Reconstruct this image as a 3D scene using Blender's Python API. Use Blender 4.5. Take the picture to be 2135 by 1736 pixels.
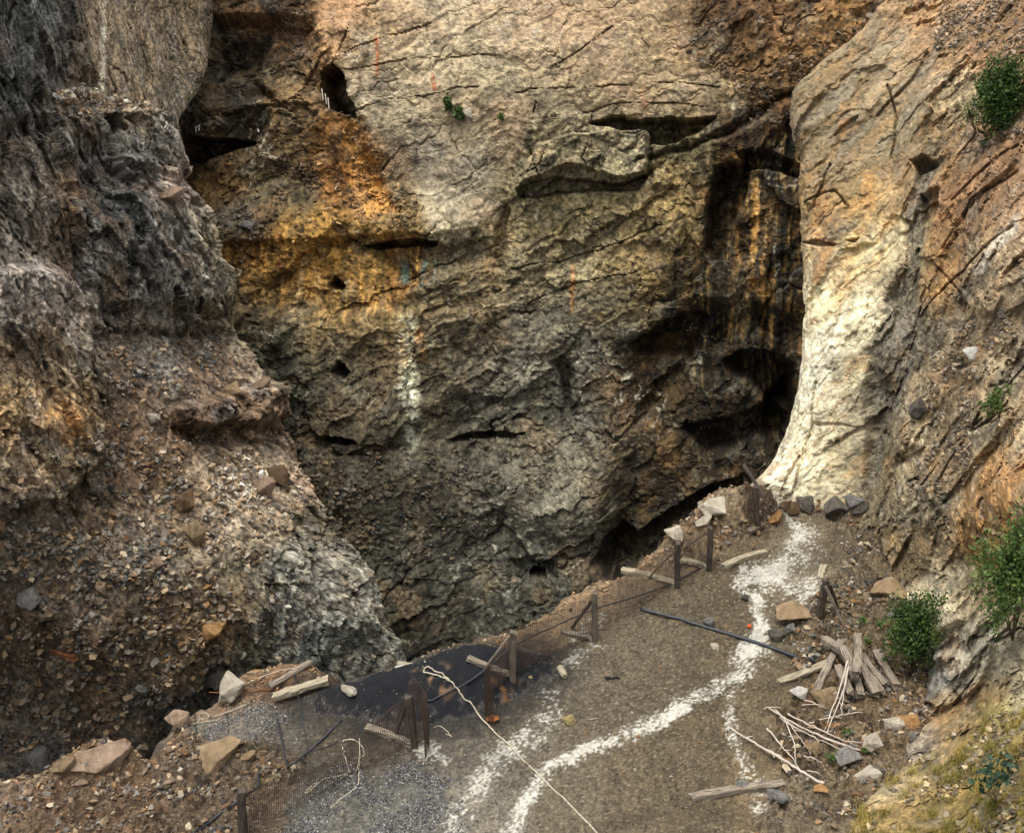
import bpy, math, random
import numpy as np
from mathutils import Vector, Matrix, Euler, noise as mnoise

for _o in list(bpy.data.objects):
    bpy.data.objects.remove(_o)
scene = bpy.context.scene
COL = scene.collection
rng = np.random.default_rng(11)
random.seed(11)

# ------------------------------------------------------------------ camera, sky, sun, exposure
FPX, PCX, PCY, PITCH, CAMZ = 2577.0, 1067.5, 868.0, math.radians(28.0), 20.0   # survey chart of the photo: 2135 px wide
cam_data = bpy.data.cameras.new('camera')
cam_data.sensor_width = 36.0
cam_data.lens = 36.0 * FPX / 2135.0
cam_data.clip_start = 0.1
cam_data.clip_end = 2000.0
cam = bpy.data.objects.new('camera', cam_data)
cam.location = (0, 0, CAMZ)
cam.rotation_euler = (math.radians(90) - PITCH, 0, 0)
COL.objects.link(cam)
scene.camera = cam

SUN_DIR = Vector((-0.16, -0.10, 1.0)).normalized()
world = bpy.data.worlds.new('World')
scene.world = world
world.use_nodes = True
wn = world.node_tree.nodes
wl = world.node_tree.links
wn.clear()
sky = wn.new('ShaderNodeTexSky')
sky.sky_type = 'NISHITA'
sky.sun_disc = False
sky.sun_elevation = math.asin(SUN_DIR.z)
sky.sun_rotation = math.atan2(SUN_DIR.x, SUN_DIR.y)
sky.air_density = 1.0
sky.dust_density = 6.0
sky.ozone_density = 1.0
hs = wn.new('ShaderNodeHueSaturation')          # overcast: the cloud layer takes the blue out of the sky
hs.inputs['Saturation'].default_value = 0.25
bg = wn.new('ShaderNodeBackground')
bg.inputs['Strength'].default_value = 0.15
wo = wn.new('ShaderNodeOutputWorld')
wl.new(sky.outputs[0], hs.inputs['Color'])
wl.new(hs.outputs[0], bg.inputs['Color'])
wl.new(bg.outputs[0], wo.inputs['Surface'])

sun_data = bpy.data.lights.new('sun', 'SUN')
sun_data.energy = 0.95
sun_data.angle = math.radians(24)
sun_data.color = (1.0, 0.955, 0.875)
sun = bpy.data.objects.new('sun', sun_data)
sun.rotation_euler = SUN_DIR.to_track_quat('Z', 'Y').to_euler()
sun.location = (0, 0, 60)
COL.objects.link(sun)

scene.view_settings.view_transform = 'Standard'
scene.view_settings.look = 'None'
scene.view_settings.gamma = 1.0
scene.view_settings.use_curve_mapping = False
scene.view_settings.exposure = 0.98

# ------------------------------------------------------------------ survey helpers
CP, SP = math.cos(PITCH), math.sin(PITCH)

def raydir(px, py):
    dx = (np.asarray(px, float) - PCX) / FPX
    dy = (np.asarray(py, float) - PCY) / FPX
    return np.stack([dx, CP - dy * SP, -SP - dy * CP], -1)

def at(px, py, Y):
    d = raydir(px, py)
    t = np.asarray(Y, float) / d[..., 1]
    return d * t[..., None] + np.array([0, 0, CAMZ])

def ground(px, py, z=0.0):
    d = raydir(px, py)
    t = (np.asarray(z, float) - CAMZ) / d[..., 2]
    return d * t[..., None] + np.array([0, 0, CAMZ])

def chart(P):
    Q = P - np.array([0, 0, CAMZ])
    dep = Q[..., 1] * CP - Q[..., 2] * SP
    up = Q[..., 1] * SP + Q[..., 2] * CP
    return PCX + FPX * Q[..., 0] / dep, PCY - FPX * up / dep

def mpp(P):                                        # metres per chart pixel at a point
    P = np.asarray(P)
    return (P[..., 1] * CP - (P[..., 2] - CAMZ) * SP) / FPX

def lin(c):
    c = np.asarray(c, float) / 255.0
    return np.where(c <= 0.04045, c / 12.92, ((c + 0.055) / 1.055) ** 2.4)

def sstep(a, b, x):
    t = np.clip((x - a) / (b - a), 0, 1)
    return t * t * (3 - 2 * t)

# ------------------------------------------------------------------ numpy noise
def hsh(ix, iy, iz, seed):
    h = (ix.astype(np.uint32) * np.uint32(374761393) + iy.astype(np.uint32) * np.uint32(668265263)
         + iz.astype(np.uint32) * np.uint32(2147483647 - 58) + np.uint32((seed * 974634777) & 0xffffffff))
    h = (h ^ (h >> np.uint32(13))) * np.uint32(1274126177)
    h = (h ^ (h >> np.uint32(16))) * np.uint32(2246822519)
    return h ^ (h >> np.uint32(15))

def u01(h):
    return (h & np.uint32(0xffffff)).astype(np.float32) / np.float32(16777216.0)

GR = np.array([[1,1,0],[-1,1,0],[1,-1,0],[-1,-1,0],[1,0,1],[-1,0,1],[1,0,-1],[-1,0,-1],
               [0,1,1],[0,-1,1],[0,1,-1],[0,-1,-1],[1,1,0],[0,-1,1],[-1,1,0],[0,-1,-1]], np.float32)

def perlin(P, seed=0):
    P = np.asarray(P, np.float32)
    i = np.floor(P).astype(np.int64)
    f = (P - i).astype(np.float32)
    w = f * f * f * (f * (f * 6 - 15) + 10)
    out = np.zeros(P.shape[0], np.float32)
    for ox in (0, 1):
        for oy in (0, 1):
            for oz in (0, 1):
                g = GR[hsh(i[:, 0] + ox, i[:, 1] + oy, i[:, 2] + oz, seed) & np.uint32(15)]
                dd = g[:, 0] * (f[:, 0] - ox) + g[:, 1] * (f[:, 1] - oy) + g[:, 2] * (f[:, 2] - oz)
                ww = (w[:, 0] if ox else 1 - w[:, 0]) * (w[:, 1] if oy else 1 - w[:, 1]) * (w[:, 2] if oz else 1 - w[:, 2])
                out += dd * ww
    return out

def fbm(P, oct=4, seed=0, gain=0.5):
    s = np.zeros(P.shape[0], np.float32); a = 1.0; q = np.asarray(P, np.float32)
    for k in range(oct):
        s += a * perlin(q, seed + k * 17)
        q = q * 2.03 + 11.7; a *= gain
    return s

def facets(P, seed=0, tilt=1.0, soft=0.11):
    """broken rock: every cell a plane of its own offset and tilt; returns height, cell random, distance to the joint"""
    P = np.asarray(P, np.float32)
    base = np.floor(P - 0.5).astype(np.int64)
    n = P.shape[0]
    b1 = np.full(n, 1e9, np.float32); b2 = b1.copy()
    val = np.zeros(n, np.float32); cid = np.zeros(n, np.float32); v2 = np.zeros(n, np.float32)
    for ox in (0, 1):
        for oy in (0, 1):
            for oz in (0, 1):
                c = base + np.array([ox, oy, oz])
                h1 = hsh(c[:, 0], c[:, 1], c[:, 2], seed)
                h2 = hsh(c[:, 0], c[:, 1], c[:, 2], seed + 101)
                j = np.stack([(h1 & np.uint32(1023)).astype(np.float32), ((h1 >> np.uint32(10)) & np.uint32(1023)).astype(np.float32),
                              ((h1 >> np.uint32(20)) & np.uint32(1023)).astype(np.float32)], -1) / 1023.0
                d = P - (c + 0.5 + (j - 0.5) * 0.85).astype(np.float32)
                r = (d * d).sum(1)
                g = np.stack([(h2 & np.uint32(1023)).astype(np.float32), ((h2 >> np.uint32(10)) & np.uint32(1023)).astype(np.float32),
                              ((h2 >> np.uint32(20)) & np.uint32(1023)).astype(np.float32)], -1) / 511.5 - 1.0
                m = r < b1
                vn = (u01(h2 * np.uint32(7919)) - 0.5) + tilt * (g * d).sum(1)
                v2 = np.where(m, val, np.where(r < b2, vn, v2))
                b2 = np.where(m, b1, np.minimum(b2, r))
                val = np.where(m, vn, val)
                cid = np.where(m, u01(h1 * np.uint32(104729)), cid)
                b1 = np.where(m, r, b1)
    e = np.sqrt(b2) - np.sqrt(b1)
    t = sstep(0, soft, e)
    return (val + v2) * 0.5 * (1 - t) + val * t, cid, e

def polysd(x, y, poly):
    """signed distance to a polygon, positive inside"""
    p = np.asarray(poly, float)
    d = np.full(x.shape, 1e18); ins = np.zeros(x.shape, bool)
    for k in range(len(p)):
        a, b = p[k], p[(k + 1) % len(p)]
        e = b - a
        t = np.clip(((x - a[0]) * e[0] + (y - a[1]) * e[1]) / max(e @ e, 1e-9), 0, 1)
        d = np.minimum(d, (x - a[0] - t * e[0]) ** 2 + (y - a[1] - t * e[1]) ** 2)
        if a[1] != b[1]:
            c = ((a[1] > y) != (b[1] > y)) & (x < (b[0] - a[0]) * (y - a[1]) / (b[1] - a[1]) + a[0])
            ins ^= c
    d = np.sqrt(d)
    return np.where(ins, d, -d)

def linesd(x, y, pts):
    """distance to a polyline and position along it"""
    p = np.asarray(pts, float); best = np.full(x.shape, 1e18); along = np.zeros(x.shape)
    n = len(p) - 1
    for k in range(n):
        a, b = p[k, :2], p[k + 1, :2]; e = b - a
        t = np.clip(((x - a[0]) * e[0] + (y - a[1]) * e[1]) / max(e @ e, 1e-9), 0, 1)
        d = (x - a[0] - t * e[0]) ** 2 + (y - a[1] - t * e[1]) ** 2
        m = d < best
        best = np.where(m, d, best); along = np.where(m, k + t, along)
    return np.sqrt(best), along

# ------------------------------------------------------------------ mesh and object helpers
def mesh_np(name, V, F, mat=None, col=None, smooth=False):
    V = np.ascontiguousarray(V, np.float32); F = np.ascontiguousarray(F, np.int32)
    me = bpy.data.meshes.new(name)
    k = F.shape[1]
    me.vertices.add(len(V)); me.vertices.foreach_set('co', V.ravel())
    me.loops.add(F.size); me.loops.foreach_set('vertex_index', F.ravel())
    me.polygons.add(len(F)); me.polygons.foreach_set('loop_start', np.arange(0, F.size, k, dtype=np.int32))
    me.polygons.foreach_set('loop_total', np.full(len(F), k, np.int32))
    me.polygons.foreach_set('use_smooth', np.full(len(F), smooth, bool))
    if col is not None:
        a = me.attributes.new('col', 'FLOAT_COLOR', 'POINT')
        c4 = np.ones((len(V), 4), np.float32); c4[:, :3] = col
        a.data.foreach_set('color', c4.ravel())
    if mat: me.materials.append(mat)
    me.update(calc_edges=True)
    return me

def link(name, me, parent=None, loc=None):
    o = bpy.data.objects.new(name, me)
    COL.objects.link(o)
    if parent is not None: o.parent = parent
    if loc is not None: o.location = loc
    return o

def tag(o, label=None, cat=None, group=None, kind=None):
    if label: o['label'] = label
    if cat: o['category'] = cat
    if group: o['group'] = group
    if kind: o['kind'] = kind
    return o

def thing(name, loc, label, cat, group=None):
    o = bpy.data.objects.new(name, None)
    o.empty_display_size = 0.3
    COL.objects.link(o)
    o.location = loc
    return tag(o, label, cat, group)

class MB:
    """collects simple shapes into one mesh"""
    def __init__(s): s.V = []; s.F = []; s.C = []; s.n = 0
    def add(s, V, F, c=None):
        V = np.asarray(V, float); s.V.append(V)
        s.F += [tuple(int(i) + s.n for i in f) for f in F]; s.n += len(V)
    def tube(s, pts, r, seg=6, cap=True):
        pts = np.asarray(pts, float); n = len(pts)
        r = np.broadcast_to(np.asarray(r, float), (n,))
        V = []; up = np.array([0, 0, 1.0])
        for i in range(n):
            t = pts[min(i + 1, n - 1)] - pts[max(i - 1, 0)]
            t = t / (np.linalg.norm(t) + 1e-9)
            a = np.cross(t, up)
            if np.linalg.norm(a) < 1e-3: a = np.cross(t, [1, 0, 0])
            a /= np.linalg.norm(a); b = np.cross(t, a)
            for k in range(seg):
                w = 2 * math.pi * k / seg
                V.append(pts[i] + r[i] * (math.cos(w) * a + math.sin(w) * b))
        F = [(i * seg + k, i * seg + (k + 1) % seg, (i + 1) * seg + (k + 1) % seg, (i + 1) * seg + k) for i in range(n - 1) for k in range(seg)]
        if cap: F += [tuple(range(seg))[::-1], tuple((n - 1) * seg + k for k in range(seg))]
        s.add(V, F)
    def bar(s, a, b, w, h, roll=0.0, segs=6, rough=0.0, seed=0, up=(0, 0, 1)):
        """squared timber from a to b with worn edges"""
        a = np.asarray(a, float); b = np.asarray(b, float)
        t = (b - a) / np.linalg.norm(b - a)
        u = np.cross(t, up)
        if np.linalg.norm(u) < 1e-3: u = np.cross(t, [0, 1, 0])
        u /= np.linalg.norm(u); v = np.cross(u, t)
        u, v = u * math.cos(roll) + v * math.sin(roll), v * math.cos(roll) - u * math.sin(roll)
        rr = np.random.default_rng(seed)
        c = 0.12
        prof = [(-.5 + c, -.5), (.5 - c, -.5), (.5, -.5 + c), (.5, .5 - c), (.5 - c, .5), (-.5 + c, .5), (-.5, .5 - c), (-.5, -.5 + c)]
        V = []
        for i in range(segs + 1):
            f = i / segs
            cen = a + (b - a) * f
            for (x, y) in prof:
                j = rr.normal(0, rough, 3) if rough else 0
                V.append(cen + u * x * w + v * y * h + j)
        F = [(i * 8 + k, i * 8 + (k + 1) % 8, (i + 1) * 8 + (k + 1) % 8, (i + 1) * 8 + k) for i in range(segs) for k in range(8)]
        F += [tuple(range(8))[::-1], tuple(segs * 8 + k for k in range(8))]
        s.add(V, F)
    def build(s, name, mat, parent=None, origin=None, smooth=False):
        V = np.concatenate(s.V); o0 = np.zeros(3)
        if parent is not None: o0 = np.array(parent.location)
        elif origin is not None: o0 = np.asarray(origin, float)
        me = bpy.data.meshes.new(name)
        me.from_pydata((V - o0).tolist(), [], s.F)
        if smooth: me.polygons.foreach_set('use_smooth', [True] * len(me.polygons))
        me.materials.append(mat); me.update()
        return link(name, me, parent, None if parent is not None else o0.tolist())

# ------------------------------------------------------------------ materials
def nodemat(name):
    m = bpy.data.materials.new(name); m.use_nodes = True
    nt = m.node_tree; return m, nt, nt.nodes['Principled BSDF']

def N(nt, t, **kw):
    n = nt.nodes.new(t)
    for k, v in kw.items(): setattr(n, k, v)
    return n

def mat_rock(name, scale=7.0, bump=0.5, dist=0.05, rough=0.88, lo=0.62, hi=1.42, spec=0.25):
    """ground colour from the mesh, broken up by grain and micro relief"""
    m, nt, b = nodemat(name); L = nt.links.new
    a = N(nt, 'ShaderNodeAttribute', attribute_name='col')
    g = N(nt, 'ShaderNodeNewGeometry')
    n1 = N(nt, 'ShaderNodeTexNoise'); n1.inputs['Scale'].default_value = scale; n1.inputs['Detail'].default_value = 8; n1.inputs['Roughness'].default_value = 0.7
    L(g.outputs['Position'], n1.inputs['Vector'])
    mr = N(nt, 'ShaderNodeMapRange'); mr.inputs['From Min'].default_value = 0.3; mr.inputs['From Max'].default_value = 0.7
    mr.inputs['To Min'].default_value = lo; mr.inputs['To Max'].default_value = hi
    L(n1.outputs['Fac'], mr.inputs['Value'])
    vm = N(nt, 'ShaderNodeVectorMath', operation='SCALE')
    L(a.outputs['Color'], vm.inputs[0]); L(mr.outputs[0], vm.inputs['Scale'])
    L(vm.outputs[0], b.inputs['Base Color'])
    n2 = N(nt, 'ShaderNodeTexNoise'); n2.inputs['Scale'].default_value = scale * 0.6; n2.inputs['Detail'].default_value = 10; n2.inputs['Roughness'].default_value = 0.72
    L(g.outputs['Position'], n2.inputs['Vector'])
    bp = N(nt, 'ShaderNodeBump'); bp.inputs['Strength'].default_value = bump; bp.inputs['Distance'].default_value = dist
    L(n2.outputs['Fac'], bp.inputs['Height']); L(bp.outputs[0], b.inputs['Normal'])
    b.inputs['Roughness'].default_value = rough
    b.inputs['Specular IOR Level'].default_value = spec
    return m

def mat_plain(name, c, scale=9.0, var=0.35, bump=0.25, rough=0.8, spec=0.3, c2=None, dist=0.02, rand=0.0, stretch=None, metal=0.0):
    """colour with grain; c2 mottles; stretch runs the grain along the object's own axis"""
    m, nt, b = nodemat(name); L = nt.links.new
    tc = N(nt, 'ShaderNodeTexCoord')
    src = tc.outputs['Object']
    if stretch:
        mp = N(nt, 'ShaderNodeMapping'); mp.inputs['Scale'].default_value = stretch
        L(src, mp.inputs['Vector']); src = mp.outputs[0]
    n1 = N(nt, 'ShaderNodeTexNoise'); n1.inputs['Scale'].default_value = scale; n1.inputs['Detail'].default_value = 7; n1.inputs['Roughness'].default_value = 0.68
    L(src, n1.inputs['Vector'])
    mr = N(nt, 'ShaderNodeMapRange'); mr.inputs['From Min'].default_value = 0.35; mr.inputs['From Max'].default_value = 0.65
    mr.inputs['To Min'].default_value = 0; mr.inputs['To Max'].default_value = 1
    L(n1.outputs['Fac'], mr.inputs['Value'])
    c = np.asarray(c, float)
    hi = np.clip(c * (1 + var), 0, 1) if c2 is None else np.asarray(c2, float)
    lo = c * (1 - var) if c2 is None else c
    mx = N(nt, 'ShaderNodeMix', data_type='RGBA')
    mx.inputs[6].default_value = (*lo, 1); mx.inputs[7].default_value = (*hi, 1)
    L(mr.outputs[0], mx.inputs[0])
    out = mx.outputs[2]
    if rand:
        oi = N(nt, 'ShaderNodeObjectInfo')
        r2 = N(nt, 'ShaderNodeMapRange'); r2.inputs['To Min'].default_value = 1 - rand; r2.inputs['To Max'].default_value = 1 + rand
        L(oi.outputs['Random'], r2.inputs['Value'])
        vm = N(nt, 'ShaderNodeVectorMath', operation='SCALE')
        L(out, vm.inputs[0]); L(r2.outputs[0], vm.inputs['Scale']); out = vm.outputs[0]
    L(out, b.inputs['Base Color'])
    bp = N(nt, 'ShaderNodeBump'); bp.inputs['Strength'].default_value = bump; bp.inputs['Distance'].default_value = dist
    L(n1.outputs['Fac'], bp.inputs['Height']); L(bp.outputs[0], b.inputs['Normal'])
    b.inputs['Roughness'].default_value = rough
    b.inputs['Specular IOR Level'].default_value = spec
    b.inputs['Metallic'].default_value = metal
    return m

def mat_leaf(name, c, c2):
    m, nt, b = nodemat(name); L = nt.links.new
    a = N(nt, 'ShaderNodeAttribute', attribute_name='col')
    mx = N(nt, 'ShaderNodeMix', data_type='RGBA')
    mx.inputs[6].default_value = (*c, 1); mx.inputs[7].default_value = (*c2, 1)
    L(a.outputs['Fac'], mx.inputs[0]); L(mx.outputs[2], b.inputs['Base Color'])
    b.inputs['Roughness'].default_value = 0.55
    b.inputs['Specular IOR Level'].default_value = 0.3
    tr = N(nt, 'ShaderNodeBsdfTranslucent'); L(mx.outputs[2], tr.inputs['Color'])
    ms = N(nt, 'ShaderNodeMixShader'); ms.inputs[0].default_value = 0.3
    L(b.outputs[0], ms.inputs[1]); L(tr.outputs[0], ms.inputs[2])
    L(ms.outputs[0], nt.nodes['Material Output'].inputs['Surface'])
    return m

M_FAR = mat_rock('far_rock', 5.5, 0.9, 0.12, lo=0.5, hi=1.5)
M_LEFT = mat_rock('left_rock', 6.5, 0.9, 0.10, lo=0.42, hi=1.62)
M_RIGHT = mat_rock('right_rock', 9.0, 0.8, 0.06, lo=0.5, hi=1.5)
M_GRAVEL = mat_rock('gravel_ground', 16.0, 0.8, 0.03, rough=0.95, lo=0.5, hi=1.55)
M_STONES = mat_rock('loose_stones', 9.0, 0.35, 0.03, lo=0.7, hi=1.3)
M_BLACK = mat_rock('black_cinder', 30.0, 0.35, 0.01, rough=0.95, lo=0.7, hi=1.35, spec=0.1)
# ------------------------------------------------------------------ rock surfaces
def cr(A, t):
    """Catmull-Rom along axis 0 at parameters t"""
    n = A.shape[0]
    i = np.clip(np.floor(t).astype(int), 0, n - 2); f = (t - i)[:, None, None]
    g = lambda k: A[np.clip(k, 0, n - 1)]
    p0, p1, p2, p3 = g(i - 1), g(i), g(i + 1), g(i + 2)
    return 0.5 * ((2 * p1) + (-p0 + p2) * f + (2 * p0 - 5 * p1 + 4 * p2 - p3) * f ** 2 + (-p0 + 3 * p1 - 3 * p2 + p3) * f ** 3)

def params(px, step):
    out = []
    for k in range(len(px) - 1):
        n = max(2, int(round(abs(px[k + 1] - px[k]) / step)))
        out.append(k + np.arange(n) / n)
    return np.append(np.concatenate(out), len(px) - 1)

def dense(ctrl, rowpx, colpx, step):
    A = cr(ctrl, params(rowpx, step))
    B = cr(np.swapaxes(A, 0, 1), params(colpx, step))
    G = np.swapaxes(B, 0, 1)
    return G                                            # rows x cols x 3

def grid_normals(G, out=None):
    du = np.gradient(G, axis=1); dv = np.gradient(G, axis=0)
    n = np.cross(du, dv); n /= np.linalg.norm(n, axis=-1, keepdims=True) + 1e-12
    v = np.array([0, 0, CAMZ]) - G
    s = np.sign((n * v).sum(-1).mean())
    return n * s

def grid_faces(R, K):
    i = np.arange(R * K).reshape(R, K)
    return np.stack([i[:-1, :-1], i[1:, :-1], i[1:, 1:], i[:-1, 1:]], -1).reshape(-1, 4)

def rbf(px, py, S, sig):
    """mottled ground colours between samples as seen, recess shade included (x, y, r, g, b), linear out"""
    S = np.asarray(S, float); C = lin(S[:, 2:5])
    num = np.zeros((len(px), 3)); den = np.full(len(px), 1e-12)
    for k in range(len(S)):
        d2 = ((px - S[k, 0]) ** 2 + (py - S[k, 1]) ** 2) / (2 * sig * sig)
        w = np.exp(-d2) + 1e-7 / (1 + d2)
        num += w[:, None] * C[k]; den += w
    return num / den[:, None]

def blend(c, m, rgb, a=1.0):
    m = (np.clip(m, 0, 1) * a)[:, None]
    return c * (1 - m) + lin(rgb) * m

class Surf: pass
SURF = []

def finish(name, G, N0, D, col, mat, V=None, jut=(0, -0.95, 0.3), sat=0.92):
    lum = (col * [0.25, 0.65, 0.10]).sum(1, keepdims=True)
    col = np.clip(lum + (col - lum) * sat, 0.004, 0.85)
    R, K = G.shape[:2]
    if N0 is not None:                                   # ledges jut out level, not square to the slope
        N0 = N0 * 0.4 + np.array(jut) * 0.9; N0 /= np.linalg.norm(N0, axis=-1, keepdims=True)
    V = (G + N0 * D.reshape(R, K)[..., None]) if V is None else V
    me = mesh_np(name, V.reshape(-1, 3), grid_faces(R, K), mat, col)
    o = tag(link(name, me), kind='structure')
    s = Surf(); s.G = V; s.N = grid_normals(V); s.P = V.reshape(-1, 3); s.Nf = s.N.reshape(-1, 3); s.col = col; s.obj = o
    s.px, s.py = chart(s.P)
    SURF.append(s)
    return s

# ============ the far wall of the pit
fx = [180, 330, 480, 700, 900, 1100, 1300, 1480, 1600, 1700, 1820, 2100]
fy = [-150, 40, 200, 350, 480, 620, 760, 900, 1010, 1150, 1320, 1520]
colY = [66, 66, 65, 64, 63.5, 63, 62, 60, 58, 57, 57, 57]          # nearer to the right
rowd = [9.5, 6.5, 4.6, 3.2, 2.0, 0.7, -0.6, -2.2, -3.8, -5.8, -8.5, -11.5]   # the wall leans back
ctrl = np.array([[at(x, y, colY[j] + rowd[i]) for j, x in enumerate(fx)] for i, y in enumerate(fy)])
G = dense(ctrl, fy, fx, 2.6)
R, K = G.shape[:2]
N0 = grid_normals(G)
P = G.reshape(-1, 3)
px, py = chart(P)
w1 = fbm(P / 3.0, 3, 5); w2 = fbm(P / 3.0 + 31.7, 3, 6); w3 = fbm(P / 0.7, 3, 8); w4 = fbm(P / 0.7 + 9, 3, 9)
wx = px + 16 * w1 + 5 * w3; wy = py + 16 * w2 + 5 * w4           # broken outlines
ex = px + 4 * w1 + 3.5 * w3; ey = py + 4 * w2 + 3.5 * w4
# strata rise to the right
ca, sa = math.cos(math.radians(24)), math.sin(math.radians(24))
Q = np.stack([(P[:, 0] * ca + P[:, 2] * sa) / 2.0, P[:, 1], -P[:, 0] * sa + P[:, 2] * ca], -1)
Q = Q + 0.5 * np.stack([w1, w2, w1 - w2], -1) + 0.16 * np.stack([w3, w4, w3 + w4], -1)
slab = sstep(-14, 14, polysd(wx, wy, [(655, 30), (700, -200), (1480, -200), (1440, 60), (1490, 190), (1480, 240), (1250, 245), (1150, 240), (1090, 280), (1050, 400), (1010, 470), (900, 470), (800, 330), (740, 250), (715, 130)]))
scree = sstep(-12, 12, polysd(wx, wy, [(500, 420), (560, 380), (680, 330), (690, 230), (735, 240), (760, 330), (830, 400), (900, 440), (850, 470), (700, 470), (600, 500), (480, 500)]))
scree = np.maximum(scree, 0.9 * sstep(-14, 14, polysd(wx, wy, [(640, 920), (800, 925), (1000, 925), (1280, 900), (1300, 940), (1150, 1000), (1020, 1020), (960, 1160), (860, 1170), (760, 1120), (680, 1050)])))
scree = np.maximum(scree, sstep(-12, 12, polysd(wx, wy, [(1500, 130), (1600, 150), (1700, 60), (1820, 40), (1660, 190), (1560, 260), (1530, 200)])))
drip = sstep(-14, 20, polysd(wx, wy, [(1470, 330), (1660, 200), (1700, 700), (1640, 800), (1500, 760), (1460, 620), (1380, 700), (1400, 560)]))
f1, c1, e1 = facets(Q / 3.6, 1, .9, .05); f2, c2, e2 = facets(Q / 1.25 + 5, 2, .9, .05); f3, c3, e3 = facets(Q / 0.48 + 9, 3, .8, .08)
ro = (1 - 0.74 * slab) * (1 - 0.55 * scree)
bed = fbm(np.stack([Q[:, 0] / 3.0, Q[:, 1] / 3.0, Q[:, 2] / 0.34], -1), 4, 22)
joint = 0.34 * (1 - sstep(0, 0.030, e1)) * sstep(-.1, .2, perlin(P / 2.5, 23)) + 0.20 * (1 - sstep(0, 0.045, e2)) * sstep(0, .3, perlin(P / 1.4, 24)) + 0.10 * (1 - sstep(0, .06, e3)) * sstep(0, .3, perlin(P / 0.8, 25))
D = 0.9 * fbm(P / 9.0, 3, 20) + ro * (0.62 * f1 + 0.27 * f2 + 0.13 * f3 + 0.10 * bed) + 0.045 * bed * slab - joint * (1 - 0.8 * scree) * (1 - 0.55 * slab) + 0.06 * fbm(P / 0.45, 4, 21)
# dripping stalactite ribs under the right overhang
rib = perlin(np.stack([P[:, 0] * 1.5 + w2 * 0.3, P[:, 2] * 0.10, P[:, 1] * 0.2], -1), 44)
D += drip * (0.55 * np.abs(rib) * 2 - 0.3 + 0.25 * perlin(np.stack([P[:, 0] * 4.2, P[:, 2] * 0.25, P[:, 1]], -1), 45))
def cut(poly, depth, edge=4.0, inner=0.0, X=ex, Y=ey):
    global D
    D = D - depth * sstep(-edge, edge, polysd(X, Y, poly) - inner)
cut([(667, 150), (680, 140), (694, 134), (714, 152), (724, 186), (733, 226), (738, 246), (716, 236), (690, 226), (672, 218)], 4.2, 2.5)   # old drift mouth
cut([(668, 205), (735, 240), (748, 300), (795, 400), (840, 445), (760, 455), (700, 440), (690, 330), (694, 270)], 0.8, 16)
cut([(366, 292), (398, 284), (470, 289), (520, 296), (470, 312), (430, 325), (376, 348)], 4.0, 4)
cut([(690, 215), (440, 130), (560, 40), (650, 40), (660, 140)], 1.3, 25)
cut([(440, 40), (560, 40), (520, 160), (560, 200), (440, 215)], 1.4, 14)
cut([(762, 514), (800, 505), (850, 499), (915, 502), (905, 512), (850, 516), (790, 520)], 3.0, 3)
cut([(760, 518), (910, 512), (1010, 500), (1035, 540), (900, 570), (850, 600), (830, 570)], 0.8, 10)
cut([(690, 592), (702, 576), (722, 594), (716, 606), (700, 603)], 2.6, 3)
cut([(704, 768), (716, 742), (738, 766), (728, 778)], 2.4, 3.5)
cut([(1104, 1194), (1112, 1186), (1136, 1188), (1141, 1203), (1106, 1204)], 3.0, 2.5)
cut([(1062, 1170), (1150, 1165), (1160, 1200), (1100, 1212)], 0.7, 8)
cut([(1232, 258), (1262, 246), (1300, 240), (1336, 249), (1420, 249), (1492, 246), (1455, 275), (1388, 303), (1354, 300), (1352, 275), (1300, 268)], 3.4, 3.5)
cut([(1195, 282), (1350, 270), (1350, 362), (1320, 368), (1292, 371), (1225, 352), (1180, 345), (1120, 372), (1085, 380), (1120, 300)], -1.5, 4)
cut([(1345, 275), (1356, 275), (1360, 370), (1348, 370)], 1.0, 4)
cut([(1078, 392), (1090, 383), (1150, 369), (1225, 377), (1290, 384), (1345, 367), (1352, 372), (1330, 396), (1200, 398), (1086, 410)], 2.2, 4)
cut([(1050, 420), (1060, 440), (1050, 560), (1030, 560), (1035, 470)], 0.8, 6)
cut([(1494, 352), (1548, 338), (1560, 360), (1545, 430), (1520, 480), (1505, 570), (1470, 520), (1478, 430)], 2.8, 9)
cut([(1540, 318), (1600, 312), (1668, 345), (1668, 372), (1600, 350), (1545, 352)], 2.6, 6)
cut([(1330, 332), (1440, 300), (1520, 262), (1600, 212), (1660, 186), (1662, 200), (1610, 232), (1530, 280), (1450, 310), (1350, 342)], 0.5, 6)
cut([(1380, 676), (1420, 660), (1455, 652), (1475, 664), (1452, 720), (1440, 748), (1392, 745), (1330, 742), (1312, 722)], 2.4, 8)
cut([(1508, 760), (1545, 736), (1600, 738), (1660, 770), (1660, 850), (1600, 856), (1560, 800), (1530, 790)], 2.8, 9)
cut([(1428, 900), (1500, 884), (1545, 872), (1600, 850), (1650, 890), (1640, 930), (1560, 915), (1530, 940), (1470, 955)], 2.4, 12)
cut([(1580, 860), (1670, 790), (1670, 1010), (1620, 990), (1600, 940)], 2.6, 16)
cut([(1310, 730), (1450, 650), (1680, 640), (1690, 1080), (1400, 1070), (1300, 1180), (1240, 1170), (1300, 950)], 1.6, 38)
cut([(1236, 1172), (1262, 1130), (1300, 1100), (1330, 1125), (1400, 1070), (1480, 1026), (1560, 1003), (1590, 1030), (1500, 1100), (1400, 1150), (1290, 1215)], 3.4, 9)
cut([(936, 913), (965, 903), (1050, 902), (1095, 904), (1070, 914), (1000, 918)], 1.6, 3)
cut([(690, 910), (720, 898), (760, 905), (740, 915)], 1.2, 4)
cut([(1150, 752), (1176, 740), (1190, 760), (1190, 860), (1178, 850), (1172, 780)], 1.0, 6)
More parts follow.
